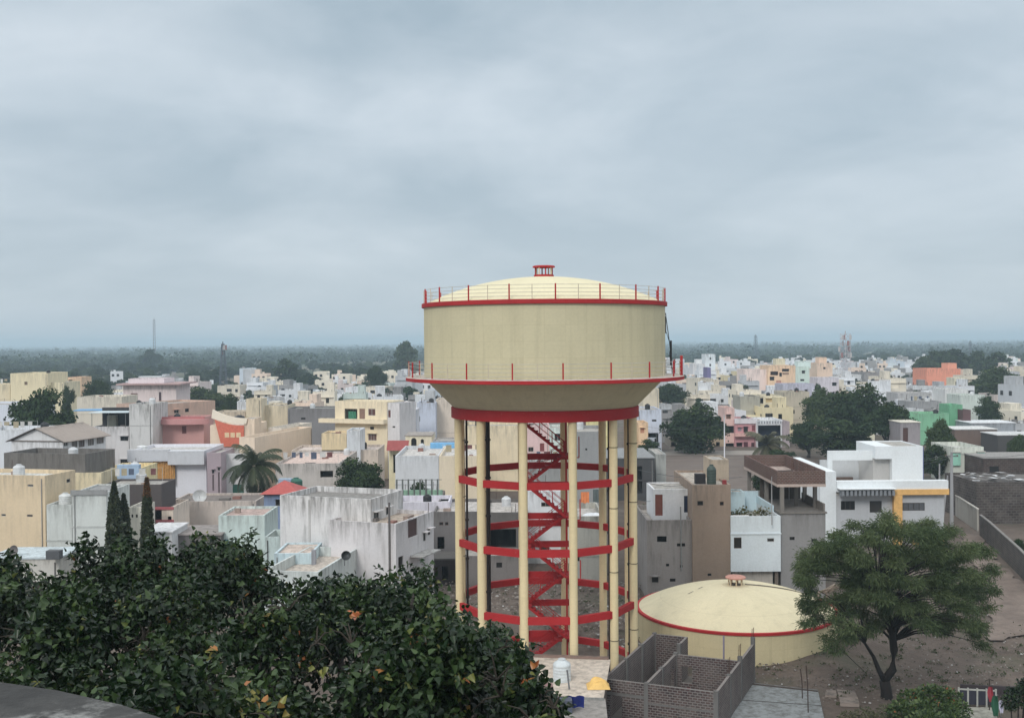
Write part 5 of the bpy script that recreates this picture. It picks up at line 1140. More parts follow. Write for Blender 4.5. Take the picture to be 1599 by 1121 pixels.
# ------------------------------------------------------------------ trees
DG = leafmat('leaf_dark', (.012, .026, .012), (.028, .05, .019), (.055, .082, .027), rough=.7, trans=.08, sh=.1)
MG = leafmat('leaf_mid', (.024, .045, .014), (.05, .08, .025), (.1, .13, .042), rough=.6, trans=.18, sh=.2)
AC = leafmat('leaf_acacia', (.045, .07, .032), (.085, .12, .052), (.15, .185, .085), rough=.65, trans=.25, sh=.15)
FI = leafmat('leaf_ficus', (.003, .008, .003), (.0095, .025, .007), (.05, .084, .026), ((.2, .2, .05), (.42, .13, .05)), rough=.34, trans=.08, sh=.27)
def tree_proto(seed, nl, per, size, mat, h=10., w=10., trunk_h=.3, shape=1.0, limb=True):
    """unit tree, base at origin; returns root Empty with trunk and crown"""
    rng = np.random.default_rng(seed); lumps = []
    cz = h*(trunk_h+(1-trunk_h)*.5); rz = h*(1-trunk_h)*.5; rx = w*.5
    for k in range(nl):
        d = rng.normal(size=3); d /= np.linalg.norm(d); q = rng.uniform(.35, .8)
        r_ = rng.uniform(.24, .38)*min(rx, rz*1.3)
        taper = 1-shape*.35*max(0, d[2])
        lumps.append((d[0]*(rx-r_*.7)*q*1.25*taper, d[1]*(rx-r_*.7)*q*1.25*taper, cz+d[2]*(rz-r_*.6)*q*1.2, r_*1.1, r_*.85))
    root = empty('tree', (0, 0, 0))
    v, f, t = crown(rng, lumps, per, size)
    mesh_np('crown', v, f, mat, t, root)
    o = MB(); tr = w*.028+.08; kx, ky = rng.normal(size=2)*w*.03
    o.tube([(0, 0, -.3), (kx*.5, ky*.5, h*trunk_h*.6), (kx, ky, h*trunk_h*1.2), (kx*1.3, ky, cz)], [tr*1.35, tr, tr*.8, tr*.35], 8)
    if limb:
        for L in lumps[:7]: o.tube([(kx, ky, h*trunk_h*.95), (L[0]*.5, L[1]*.5, (L[2]+h*trunk_h)/2+.1*h), (L[0], L[1], L[2])], [tr*.5, tr*.33, tr*.12], 6)
    o.build('trunk', barkmat(), root, smooth=True)
    return root
PROTO = {}
def spawn(kind, px, top, wpx, d, label=None, group=None, name='tree', cat='tree', zb=0, sy=1):
    """stand a copy of a prototype tree at depth d, its top and width as seen"""
    if kind not in PROTO:
        hi = kind.startswith('hi'); s = int(kind[-1])
        PROTO[kind] = [tree_proto(100+s, 40 if hi else 24, 8.5 if hi else 4.2, .4 if hi else .75, (DG, MG)[(s % 3) == 2], 10, 10, (.12, .1, .14, .26, .04)[s % 5], (1, .4, 1.6)[s % 3], limb=hi), False]
    P0, used = PROTO[kind]
    r = P0 if not used else copy_tree(P0); PROTO[kind][1] = True
    p = PD(px, top, d); W = wpx*d/F; H_ = max(2.5, p.z-zb)
    r.location = (p.x, d, zb); r.scale = (W/10, W/10*sy, H_/10); r.rotation_euler.z = (px*7.3) % 6.28
    r.name = name; tag(r, label, cat, group); return r
T_ = [('hi1', 62, 602, 120, 178, 'large spreading green tree between the yellow block house and the gabled house'),
      ('hi2', 18, 628, 60, 215, 'round dark tree at the left edge behind the white block'),
      ('hi3', 150, 590, 62, 300, 'wide hazy green tree behind the small orange-roofed house'),
      ('hi4', 107, 596, 26, 250, 'dark conical tree in front of the pale yellow wing'),
      ('hi2', 318, 599, 100, 300, 'dense hedge-like tree right of the pink-white villa'),
      ('hi1', 361, 612, 46, 262, 'dark bushy tree left of the narrow yellowish stair tower'),
      ('hi0', 560, 711, 92, 146, 'dense dark tree right of the pink flat roof'),
      ('lo1', 447, 559, 56, 500, 'dark round tree beside the lattice mast on the left'),
      ('hi3', 588, 568, 38, 420, 'tall green tree among the rooftops left of the tank'),
      ('lo2', 633, 529, 50, 640, 'tall two-headed tree rising above the horizon left of the tank'),
      ('lo0', 235, 544, 38, 880, 'dark round-topped tree below the tall thin mast'),
      ('hi0', 1085, 626, 114, 222, 'big round dark tree behind the bare field', -3),
      ('hi3', 1050, 596, 62, 320, 'dark tree below the right end of the tank walkway'),
      ('hi1', 1159, 597, 34, 330, 'small round green tree beside the pale pink block'),
      ('hi2', 1282, 600, 80, 240, 'left dark tree in the grove above the modern white house'),
      ('hi0', 1338, 595, 105, 222, 'tallest dark tree in the grove above the modern white house'),
      ('hi3', 1385, 622, 84, 205, 'right dark tree in the grove above the modern white house'),
      ('hi1', 1262, 652, 70, 212, 'green tree in front of the dark grove behind the brick terrace'),
      ('hi4', 1325, 650, 130, 196, 'low dark tree at the foot of the grove just behind the modern house'),
      ('hi2', 1466, 648, 56, 186, 'dark tree right of the modern white house'),
      ('hi4', 1462, 690, 60, 176, 'dark low tree behind the electric pole'),
      ('hi2', 1556, 566, 94, 330, 'big bright green tree at the right edge of the skyline'),
      ('hi4', 1590, 580, 60, 350, 'dark green tree leaving the frame at the right edge'),
      ('hi1', 1542, 617, 48, 252, 'round green tree before the blue-grey warehouse'),
      ('lo1', 1468, 547, 62, 510, 'broad hazy tree behind the orange house'),
      ('lo2', 1445, 553, 56, 500, 'hazy tree at the left end of the grove behind the orange house'), ('lo3', 1494, 541, 70, 520, 'tallest hazy tree in the grove behind the orange house'), ('lo1', 1550, 549, 60, 500, 'hazy tree at the right end of the grove behind the orange house'),
      ('lo0', 1524, 546, 56, 530, 'hazy tree right of the broad tree behind the orange house'),
      ('lo3', 1413, 587, 34, 440, 'small round tree left of the orange house'),
      ('hi4', 1192, 722, 44, 160, 'green bush tree left of the brick-walled roof terrace'),
      ('hi1', 1013, 684, 42, 205, 'small light green tree left of the big round tree'),
      ('hi0', 1008, 786, 32, 118, 'dark bush between the tower and the grey weathered house'),
      ('hi2', 1588, 674, 40, 188, 'green bush at the right edge above the dark sheds'),
      ('hi3', 1277, 596, 22, 330, 'thin grey-green tree below the peach stepped house'),
      ('hi4', 1220, 700, 60, 188, 'yellow-green bush right of the date palm'),
      ('hi4', 652, 745, 40, 128, 'green bush on the terrace behind the left tower leg'),
      ('hi3', 1592, 840, 22, 112, 'small green shrub over the lane wall at the right edge')]
for k, x, y, w_, d, lb, *zb in T_: spawn(k, x, y, w_, d, lb, zb=zb[0] if zb else 0)
# hazy tree belts beyond the town: single trees, then the far woods
rng = np.random.default_rng(21)
GR = 'trees in the belt beyond the rooftops'
for i in range(150):
    d = float(rng.uniform(430, 900)); px = float(rng.uniform(-10, 650)); H_ = float(rng.uniform(6.5, 11))
    y = 533.5-.0073*(px-799.5)+(23-H_)*F/d
    spawn('lo%d' % (i % 5), px, y, float(rng.uniform(9, 16))*F/d, d, 'green tree in the hazy belt beyond the rooftops left of the water tower', GR+' on the left')
for i in range(100):
    d = float(rng.uniform(730, 1050)); px = float(rng.uniform(1035, 1620)); H_ = float(rng.uniform(6.5, 12))
    y = 533.5-.0073*(px-799.5)+(23-H_)*F/d
    spawn('lo%d' % (i % 5), px, y, float(rng.uniform(9, 17))*F/d, d, 'green tree in the hazy belt beyond the rooftops right of the water tower', GR+' on the right')
for i in range(70):
    left = i < 30; d = float(rng.uniform(290, 470 if left else 680)); px = float(rng.uniform(270, 665) if left else rng.uniform(1040, 1610)); H_ = float(rng.uniform(5, 8.5))
    y = 533.5-.0073*(px-799.5)+(23-H_)*F/d; sd_n = 'left' if left else 'right'
    spawn('lo%d' % (i % 5), px, y, float(rng.uniform(5, 9))*F/d, d, 'small green tree between the far rooftops '+sd_n+' of the water tower', 'small trees between the rooftops on the '+sd_n)
def woods(n, d0, d1, q, size, name, lb, seed):
    rng = np.random.default_rng(seed)
    u = rng.random(n); d = d0*(d1/d0)**u; x = (rng.random(n)-.5)*1.06*d
    # patches of open land between the belts
    keep = (np.sin(x*.0031+1.3)*np.sin(d*.0042+.7)+.5*np.sin(x*.011)*np.sin(d*.013)+rng.normal(size=n)*.25) > -.5
    x, d = x[keep], d[keep]; n = len(x)
    hh = rng.uniform(4, 11, n)*(1+.6*(rng.random(n) > .9)); ww = hh*rng.uniform(.6, 1.1, n)
    c = rng.normal(size=(n, q, 3)); c /= np.linalg.norm(c, axis=2, keepdims=True)*1.02; rr = rng.random((n, q, 1))**.4
    p = c*rr; out = p.reshape(-1, 3).copy()
    p = np.stack([p[:, :, 0]*ww[:, None]+x[:, None], p[:, :, 1]*ww[:, None]+d[:, None], (p[:, :, 2]*.5+.52)*hh[:, None]], 2).reshape(-1, 3)
    tt = np.repeat(rng.uniform(.1, .75, n), q)
    v, f, t = clump_faces(rng, p, out, size, tt)
    tag(mesh_np(name, v, f, DG, t), lb, kind='stuff')
woods(2600, 900, 2200, 60, 2.8, 'woodland', 'near band of the far wooded plain', 4)
woods(5200, 2100, 7000, 26, 6.5, 'far_woodland', 'pale blue far band of woods on the horizon', 5)
woods(2600, 6500, 12500, 16, 14, 'horizon_woodland', 'faintest wooded strip on the horizon', 6)
# ---- ashoka columns
def ashoka(px, top, bot, wpx, d, label, red=0):
    p = PD(px, top, d); w_ = wpx*d/F/2; z1 = p.z; r = empty('columnar_tree', (p.x, d, 0), label=label, cat='tree')
    rg = np.random.default_rng(int(px)); n = 5200; u = rg.random(n); a = rg.random(n)*6.283
    prof = np.interp(u, [0, .15, .45, .8, 1], [.75, 1, .9, .55, .05])*w_*(.5+.5*rg.random(n)**.4)
    c = np.stack([prof*np.cos(a), prof*np.sin(a), 1.2+u*(z1-1.2)], 1); out = np.stack([np.cos(a), np.sin(a), -.6*np.ones(n)], 1)
    tt = np.full(n, .35)
    v, f, t = clump_faces(rg, c, out, .3, tt, 0)
    if red: t = np.where((u > .82) & (rg.random(n) < .7), .97, t)
    mesh_np('foliage', v, f, leafmat('leaf_ashoka', (.03, .042, .017), (.055, .068, .027), (.1, .1, .042), ((.16, .1, .04), (.3, .1, .04))), t, r)
    MB().tube([(0, 0, -.2), (0, 0, z1*.9)], [.14, .04], 8).build('trunk', barkmat(), r)
ashoka(178, 752, 830, 31, 98, 'left dark columnar ashoka tree before the blank white-grey wall')
ashoka(193, 772, 830, 26, 99, 'shorter columnar tree just right of the left columnar tree')
ashoka(229, 746, 815, 22, 100, 'right columnar tree with reddish young tip', 1)
# ---- palms
def palm(px, ctop, d, crown_r, label, nf=26, dead=.15, seed=1, name='palm_tree', trunk_r=.17, lc=((.02, .03, .014), (.04, .056, .024), (.085, .09, .04))):
    p = PD(px, ctop, d); H_ = p.z; r = empty(name, (p.x, d, 0), label=label, cat='palm')
    rr = random.Random(seed); V = []; Fc = []; T = []
    for i in range(nf):
        az_ = i*2.399+rr.uniform(-.2, .2); e0 = R(rr.uniform(-5, 80)) if i > nf*dead else R(rr.uniform(-60, -20)); L = crown_r*rr.uniform(.85, 1.15); m = 32
        pt = Vector((0, 0, H_)); h = Vector((math.cos(az_), math.sin(az_), 0)); e = e0; pts = []
        for k in range(m+1):
            pts.append(pt.copy()); pt = pt+(h*math.cos(e)+Vector((0, 0, math.sin(e))))*(L/m); e -= R((62+70*k/m)/m)
        side = Vector((-h.y, h.x, 0)); tint = rr.uniform(.15, .8)
        for k in range(2, m):
            a = pts[k]; dv = (pts[k+1]-pts[k-1]).normalized(); ll = L*.2*math.sin(math.pi*min(1, (k+2)/(m+3)))**.7+.1
            for s in (-1, 1):
                for q in (0, .5):
                    b = a+dv*(L/m*q); tip = b+(side*s*.8+dv*.55+Vector((0, 0, -.55-.3*rr.random())))*ll
                    n_ = dv*.028*crown_r*.4; i0 = len(V); V += [tuple(b-n_), tuple(b+n_), tuple(tip+n_*.3), tuple(tip-n_*.3)]; Fc.append([i0, i0+1, i0+2, i0+3]); T.append(min(.89, max(0, tint+rr.uniform(-.15, .15))))
        MB()
    fo = mesh_np('fronds', np.array(V), np.array(Fc), leafmat('leaf_palm'+str(seed), *lc, rough=.5), np.array(T), r)
    o = MB(); pts = [(0.3*math.sin(z*.25)*.4, 0, z) for z in [H_*k/10 for k in range(11)]]; pts[-1] = (0, 0, H_); o.tube([(0, 0, -.3)]+pts[1:], [trunk_r*1.3]+[trunk_r*(1.05-.02*k) for k in range(10)], 10); o.build('trunk', barkmat((84, 74, 66)), r, smooth=True)
palm(396, 728, 138, 4.3, 'tall palm tree with drooping fronds before the peach house', 30, .25, 3)
palm(1197, 694, 196, 4.6, 'date palm with hanging brownish fronds below the balustrade house', 34, .5, 8, trunk_r=.3, lc=((.06, .06, .03), (.1, .1, .055), (.16, .14, .09)))
# ---- feathery acacia
def acacia():
    B = PZ(1385, 1090, 0); d = B.y; r = empty('acacia_tree', (B.x, d, 0), label='large feathery green acacia with dark forked trunk right of the domed tank', cat='tree')
    def W(px, py, dy): p = PD(px, py, d+dy); return Vector((p.x-B.x, dy, p.z))
    rg = np.random.default_rng(8)
    out = [(1255, 845), (1262, 930), (1256, 965), (1300, 1000), (1345, 1035), (1335, 1000), (1440, 985), (1500, 1010), (1535, 1015), (1540, 970), (1548, 900), (1545, 850), (1500, 835), (1470, 815), (1420, 805), (1370, 796), (1330, 815), (1300, 835)]; out = [(1398+(x-1398)*.96, y+3) for x, y in out]
    def inside(x, y):
        c = False; j = len(out)-1
        for i in range(len(out)):
            if (out[i][1] > y) != (out[j][1] > y) and x < (out[j][0]-out[i][0])*(y-out[i][1])/(out[j][1]-out[i][1])+out[i][0]: c = not c
            j = i
        return c
    cl_ = []; tries = 0
    while len(cl_) < 185 and tries < 9000:
        tries += 1; x = rg.uniform(1245, 1555); y = rg.uniform(790, 1040)
        if not inside(x, y): continue
        if ((x-1410)/100)**2+((y-1020)/42)**2 < 1: continue
        if ((x-1300)/32)**2+((y-905)/20)**2 < 1: continue
        q = 1-((x-1400)/165)**2; dy = rg.uniform(-5, 5)*math.sqrt(max(.05, q))
        if any((x-c[0])**2+(y-c[1])**2+(dy*18-c[2]*18)**2 < 16**2 for c in cl_): continue
        cl_.append((x, y, dy))
    C = []; D = []; T = []
    for x, y, dy in cl_:
        c = np.array(W(x, y, dy)); s = rg.uniform(.32, .74); n = int((1150 if y < 940 else 800)*s); q = rg.normal(size=(n, 3)); q /= np.linalg.norm(q, axis=1, keepdims=True)
        q *= (rg.random((n, 1))**.6); p = q*np.array([s*1.1, s*1.1, s*.62]); p[:, 2] -= .3*(p[:, 0]**2+p[:, 1]**2)
        away = np.array([x-1395, dy*15, 0.]); away /= np.linalg.norm(away)+1e-6; p += away*rg.random((n, 1))*.7*np.array([1, 1, .3])+np.array([0, 0, -1.])*rg.random((n, 1))*.3
        C.append(p+c); D.append(q+away*.7); T.append(np.full(n, rg.uniform(.25, .7)))
    C = np.concatenate(C); D = np.concatenate(D); T = np.concatenate(T); n = len(C)
    # feather sprays: long thin drooping blades
    a = unit(D*.8+rg.normal(size=(n, 3))*.6+np.array([0, 0, -.25])); b = unit(np.cross(a, rg.normal(size=(n, 3)))); L = (.12+.26*rg.random(n))[:, None]; w_ = .014+.022*rg.random((n, 1))
    v = np.stack([C-b*w_*.3, C+a*L*.45-b*w_, C+a*L+np.array([0, 0, -.05]), C+a*L*.5+b*w_], 1).reshape(-1, 3)
    mesh_np('crown', v, np.arange(4*n).reshape(n, 4), AC, np.clip(T+rg.normal(size=n)*.15, 0, .89), r)
    o = MB()
    fork = W(1381, 1062, 0)
    o.tube([(0, 0, -.3), (W(1384, 1078, 0)), fork], [.42, .34, .33], 10)
    o.tube([fork, W(1394, 1045, 0), W(1396, 1015, .1), W(1392, 975, .3), W(1384, 955, .4), W(1372, 930, .3)], [.27, .27, .25, .21, .17, .1], 10)
    o.tube([fork, W(1372, 1045, -.2), W(1364, 1025, -.4), W(1350, 1003, -.8), W(1330, 985, -1.2)], [.2, .16, .12, .08, .04], 8)
    forks = [W(1392, 980, .2), W(1384, 955, .4), W(1394, 1000, .1), W(1350, 1003, -.8), W(1372, 930, .3), W(1364, 1025, -.4)]
    for i, (x, y, dy) in enumerate(cl_):
        t = W(x, y, dy); s = min(forks[:5], key=lambda f: (f-t).length+2.0*max(0, f.z-t.z+.5)); mid = s.lerp(t, .55)+Vector((0, 0, .3+.4*rg.random())); o.tube([s, s.lerp(mid, .5)+Vector((0, 0, .2)), mid, t], [.085, .06, .035, .014], 5)
        if i % 3 == 0: forks.append(mid) if len(forks) < 5 else None
    o.tube([W(1335, 1005, -1), W(1318, 1018, -1.1), W(1350, 1048, -1.3)], [.03, .03, .012], 5)
    o.build('trunk', barkmat((40, 34, 32)), r, smooth=True)
acacia()
# dead pale branches behind the acacia
def stump():
    o = MB(); p = PD(1290, 935, 88); rr = random.Random(2)
    o.tube([(0, 0, 0), (.1, 0, 1.6), (-.1, 0, 2.6)], [.22, .2, .15], 8); o.tube([(.9, .2, 0), (.85, .2, 1.8), (.6, .1, 2.7)], [.2, .16, .12], 8)
    for k in range(16): a = rr.uniform(-.4, .5); L = rr.uniform(.8, 2.4); o.tube([(rr.uniform(-.4, .9), .2*rr.random(), 2.5), (1.0+L*.4*math.cos(a), .3*rr.random(), 3.0+.2*rr.random()), (1.0+L*math.cos(a), rr.uniform(-.4, .4), 2.7+L*.3*math.sin(a))], [.07, .06, .03], 5)
    b = o.build('dead_branches', barkmat((168, 150, 132)), None, smooth=True, loc=(p.x-.6, p.y, 0)); tag(b, 'pale dead twisted branches seen behind the left side of the feathery acacia', 'dead tree')
stump()
# ---- the near ficus
def heart(rg, c, a, nrm, s):
    n = len(c); b = unit(np.cross(nrm, a)); s = s[:, None]; up_ = nrm*s*.16
    pts = [c, c+a*s*.12+b*s*.42+up_, c+a*s*.62+b*s*.3+up_*.8, c+a*s*1.15-nrm*s*.1, c+a*s*.62-b*s*.3+up_*.8, c+a*s*.12-b*s*.42+up_]
    v = np.stack(pts, 1).reshape(-1, 3); i = np.arange(n)[:, None]*6
    f = np.concatenate([i+np.array([[0, 1, 2, 3]]), i+np.array([[0, 3, 4, 5]])], 1).reshape(-1, 4); return v, f
def ficus():
    from mathutils import noise as mnoise
    cont = np.array([(-120, 880), (0, 862), (20, 868), (45, 885), (80, 900), (105, 893), (112, 850), (122, 828), (150, 838), (170, 845), (185, 825), (205, 815), (235, 812), (258, 830), (266, 870), (285, 866), (296, 835), (330, 826), (350, 842), (362, 838), (385, 828), (402, 850), (412, 885), (440, 905), (480, 905), (495, 898), (520, 905), (545, 892), (565, 905), (585, 912), (592, 895), (625, 885), (655, 875), (672, 885), (686, 915), (696, 945), (720, 955), (735, 985), (750, 975), (775, 955), (790, 968), (798, 1000), (808, 1008), (818, 1012), (828, 1032), (836, 1054), (846, 1074), (866, 1094), (870, 1114), (875, 1190), (960, 1260)], float)
    order = np.argsort(cont[:, 0]); cont = cont[order]
    rg = np.random.default_rng(17); lumps = []; base = Vector((-3.2, 19.5, 0))
    def add(x, y, topz, r_): lumps.append((x, y, topz-r_*.75, r_))
    Y = 12.0
    while Y < 29.5:
        X = (-150-CX)/F*Y
        while X < (890-CX)/F*Y:
            x = X+rg.normal()*.45; y = Y+rg.normal()*.45; Rr = rg.uniform(.95, 1.5); X += 2.4
            pxl = proj((x, y, 17.5))[0]; w_ = Rr*F/y
            cy = np.interp([pxl-w_*.35, pxl, pxl+w_*.35], cont[:, 0], cont[:, 1]).mean()
            zc = PD(pxl, cy, y).z-.12; surf = 18.0+.35*math.sin(x*.6)+rg.normal()*.4; tz = min(surf, zc)
            if tz < 14.6: continue
            cz = tz-Rr*.95
            for j in range(int(15*Rr)):      # sub-clumps over the upper shell of each bough
                dd = rg.normal(size=3); dd[2] = abs(dd[2])*.9-.25; dd /= np.linalg.norm(dd); q = Rr*rg.uniform(.55, .8)
                rs = rg.uniform(.3, .48); lumps.append((x+dd[0]*q*1.1, y+dd[1]*q*1.1, cz+dd[2]*q, rs))
            lumps.append((x, y, cz-1.6, Rr*.75)); 
            if y > 22: lumps.append((x+.4, y+.8, cz-3.4, Rr*.8))
        Y += 2.25
    # leafy shoots standing out of the crown top
    for (px, py, dd_) in ((128, 838, 26), (150, 828, 27), (205, 822, 27), (238, 822, 27), (262, 848, 25), (318, 836, 26), (345, 838, 26), (384, 834, 25), (396, 850, 24), (470, 908, 23), (520, 900, 23), (560, 898, 23), (612, 902, 22), (645, 886, 24), (668, 884, 24), (700, 940, 22), (738, 972, 20), (772, 962, 20), (792, 975, 20), (800, 1016, 18), (838, 1024, 17.5), (858, 1050, 17), (872, 1078, 16), (876, 1108, 15.5), (12, 872, 24), (45, 890, 23), (90, 890, 23)):
        p = PD(px, py+8, dd_)
        for j in range(5): lumps.append((p.x+rg.normal()*.12, p.y+rg.normal()*.2, p.z-.12-j*.33, .2+.07*j))
    Cs = []; As = []; Ns = []; Sz = []; T = []
    lumps = [L for L in lumps if L[2] > 12]
    for k, (x, y, z, r_) in enumerate(lumps):
        near = y < 20
        nt_ = max(7, int((120 if near else 96)*r_*r_*(1.35 if r_ < .6 else .32))); d = unit(rg.normal(size=(nt_, 3))+np.array([0, -.25, .45])); tw = d*(r_*(.45+.6*rg.random((nt_, 1))**.7))+np.array([x, y, z])
        pj = np.array([proj(q_) for q_ in (tw+d*.15)]); ok = pj[:, 1] > np.interp(pj[:, 0], cont[:, 0], cont[:, 1])+6+rg.normal(size=nt_)*5
        vd = np.array([mnoise.noise(Vector((q_[0]*.8, q_[1]*.62, q_[2]*.3+4))) for q_ in tw])
        ok &= (vd > -.06) | (tw[:, 2] < 15.9+.3*vd) & (rg.random(nt_) < .5) | (rg.random(nt_) < .03)
        tw = tw[ok]; d = d[ok]; nt_ = len(tw)
        if nt_ == 0: continue
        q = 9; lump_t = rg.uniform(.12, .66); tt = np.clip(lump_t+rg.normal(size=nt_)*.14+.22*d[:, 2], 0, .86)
        sp = rg.random(nt_); tt = np.where(sp > .9975, .985, np.where(sp > .985, .93, tt))
        c = np.repeat(tw, q, 0)+np.repeat(d, q, 0)*(rg.random((nt_*q, 1))*.34)+rg.normal(size=(nt_*q, 3))*.07
        a = unit(np.repeat(d, q, 0)*.6+rg.normal(size=(nt_*q, 3))*.6+np.array([0, 0, -.45])); nn = unit(rg.normal(size=(nt_*q, 3))*.85+np.array([0, -.15, .75])+np.repeat(d, q, 0)*.6); nn = unit(nn-a*np.sum(nn*a, 1, keepdims=True))
        Cs.append(c); As.append(a); Ns.append(nn); Sz.append((.08+.065*rg.random(nt_*q))); T.append(np.clip(np.repeat(tt, q)+rg.normal(size=nt_*q)*.03, 0, 1))
    C = np.concatenate(Cs); v, f = heart(rg, C, np.concatenate(As), np.concatenate(Ns), np.concatenate(Sz)); T = np.repeat(np.concatenate(T), 2)
    r = empty('ficus_tree', base, label='huge dark glossy-leaved ficus filling the lower left, with a few orange young leaves', cat='tree')
    v = v-np.array(base); print('ficus leaves', len(C), 'lumps', len(lumps)); mesh_np('crown', v, f, FI, T, r)
    o = MB(); o.tube([(0, 0, -.4), (.1, 0, 4), (-.1, .1, 8), (.2, 0, 11.5)], [.95, .75, .68, .6], 14)
    rr = random.Random(3)
    for i in range(26):
        x, y, z, q = lumps[rr.randrange(len(lumps))]; t = Vector((x, y, z))-base; s = Vector((.1, 0, rr.uniform(7.5, 11.5))); m1 = s.lerp(t, .45)+Vector((0, 0, .8)); o.tube([s, m1, s.lerp(t, .8)+Vector((0, 0, .5)), t], [.3, .2, .1, .03], 7)
    o.build('trunk', barkmat((70, 62, 56)), r, smooth=True)
    o = MB()
    for (x, y, z, q) in lumps:
        if y > 21 or rr.random() < .75: continue
        c = Vector((x, y, z))-base
        for j in range(5): dd = Vector((rr.gauss(0, 1), rr.gauss(0, 1)-.3, rr.gauss(.5, .7))).normalized(); o.tube([c, c+dd*q*.6+Vector((0, 0, .08)), c+dd*q*1.15], [.022, .014, .006], 4, cap=False)
    tag(o.build('twigs', barkmat((78, 68, 56)), r), kind='stuff')
ficus()
# ---- low flowering bushes at the bottom right
def bush(name, label, cat, lumps, n, size, mat, seed, d=None, special=0):
    rg = np.random.default_rng(seed); C = []; O = []
    c0 = PD(lumps[0][0], lumps[0][1], lumps[0][2]); root = empty(name, (c0.x, c0.y, 0), label=label, cat=cat)
    for (px, py, dd, r_) in lumps:
        p = PD(px, py, dd); m = int(n*r_*r_); q = unit(rg.normal(size=(m, 3))); C.append(q*(r_*rg.random((m, 1))**.35)*np.array([1, 1, .8])+np.array(p)-np.array([c0.x, c0.y, 0])); O.append(q)
    C = np.concatenate(C); O = np.concatenate(O); a = unit(O+rg.normal(size=C.shape)*.6); nn = unit(rg.normal(size=C.shape)*.5+np.array([0, 0, 1])); nn = unit(nn-a*np.sum(nn*a, 1, keepdims=True))
    v, f = heart(rg, C, a, nn, size*(.6+.8*rg.random(len(C)))); t = np.clip(.45+rg.normal(size=len(C))*.22, 0, .86); sp = rg.random(len(C)); t = np.where(sp < special, .99, t)
    mesh_np('foliage', v, f, mat, np.repeat(t, 2), root)
    o = MB()
    for (px, py, dd, r_) in lumps:
        p = PD(px, py, dd)-Vector((c0.x, c0.y, 0)); o.tube([(p.x*.4, p.y*.4, -.2), (p.x*.8, p.y*.8, p.z*.5), tuple(p)], [.07, .05, .02], 6)
    o.build('stem', barkmat(), root, smooth=True)
BL = leafmat('leaf_bush', (.018, .04, .012), (.045, .08, .022), (.11, .15, .04), ((.3, .25, .05), (.5, .1, .06)), rough=.45, trans=.2)
BD = leafmat('leaf_bush_dull', (.05, .055, .03), (.09, .095, .05), (.15, .15, .08), ((.2, .16, .08), (.3, .2, .12)), rough=.6, trans=.2)
bush('flowering_bush', 'bright green bush with red and yellow blooms at the bottom right', 'bush', [(1455, 1088, 58.5, .85), (1425, 1095, 58, .8), (1480, 1092, 58, .8), (1440, 1115, 56, .9), (1475, 1118, 56, .9), (1495, 1110, 57, .7), (1405, 1112, 57, .7), (1450, 1140, 54, 1.2), (1490, 1140, 54, 1.)], 950, .14, BL, 5, special=.012)
bush('dull_shrub', 'dull olive shrub left of the bright flowering bush', 'shrub', [(1385, 1112, 59, .55), (1350, 1118, 59, .6), (1325, 1122, 58.5, .55), (1365, 1130, 57, .8), (1400, 1128, 57, .7)], 1100, .1, BD, 6)
bush('garden_tree', 'small dark garden tree at the bottom right corner', 'tree', [(1590, 1088, 61.5, .75), (1578, 1096, 61, .5), (1612, 1080, 62, .8), (1600, 1070, 62, .5)], 1000, .13, FI, 7)
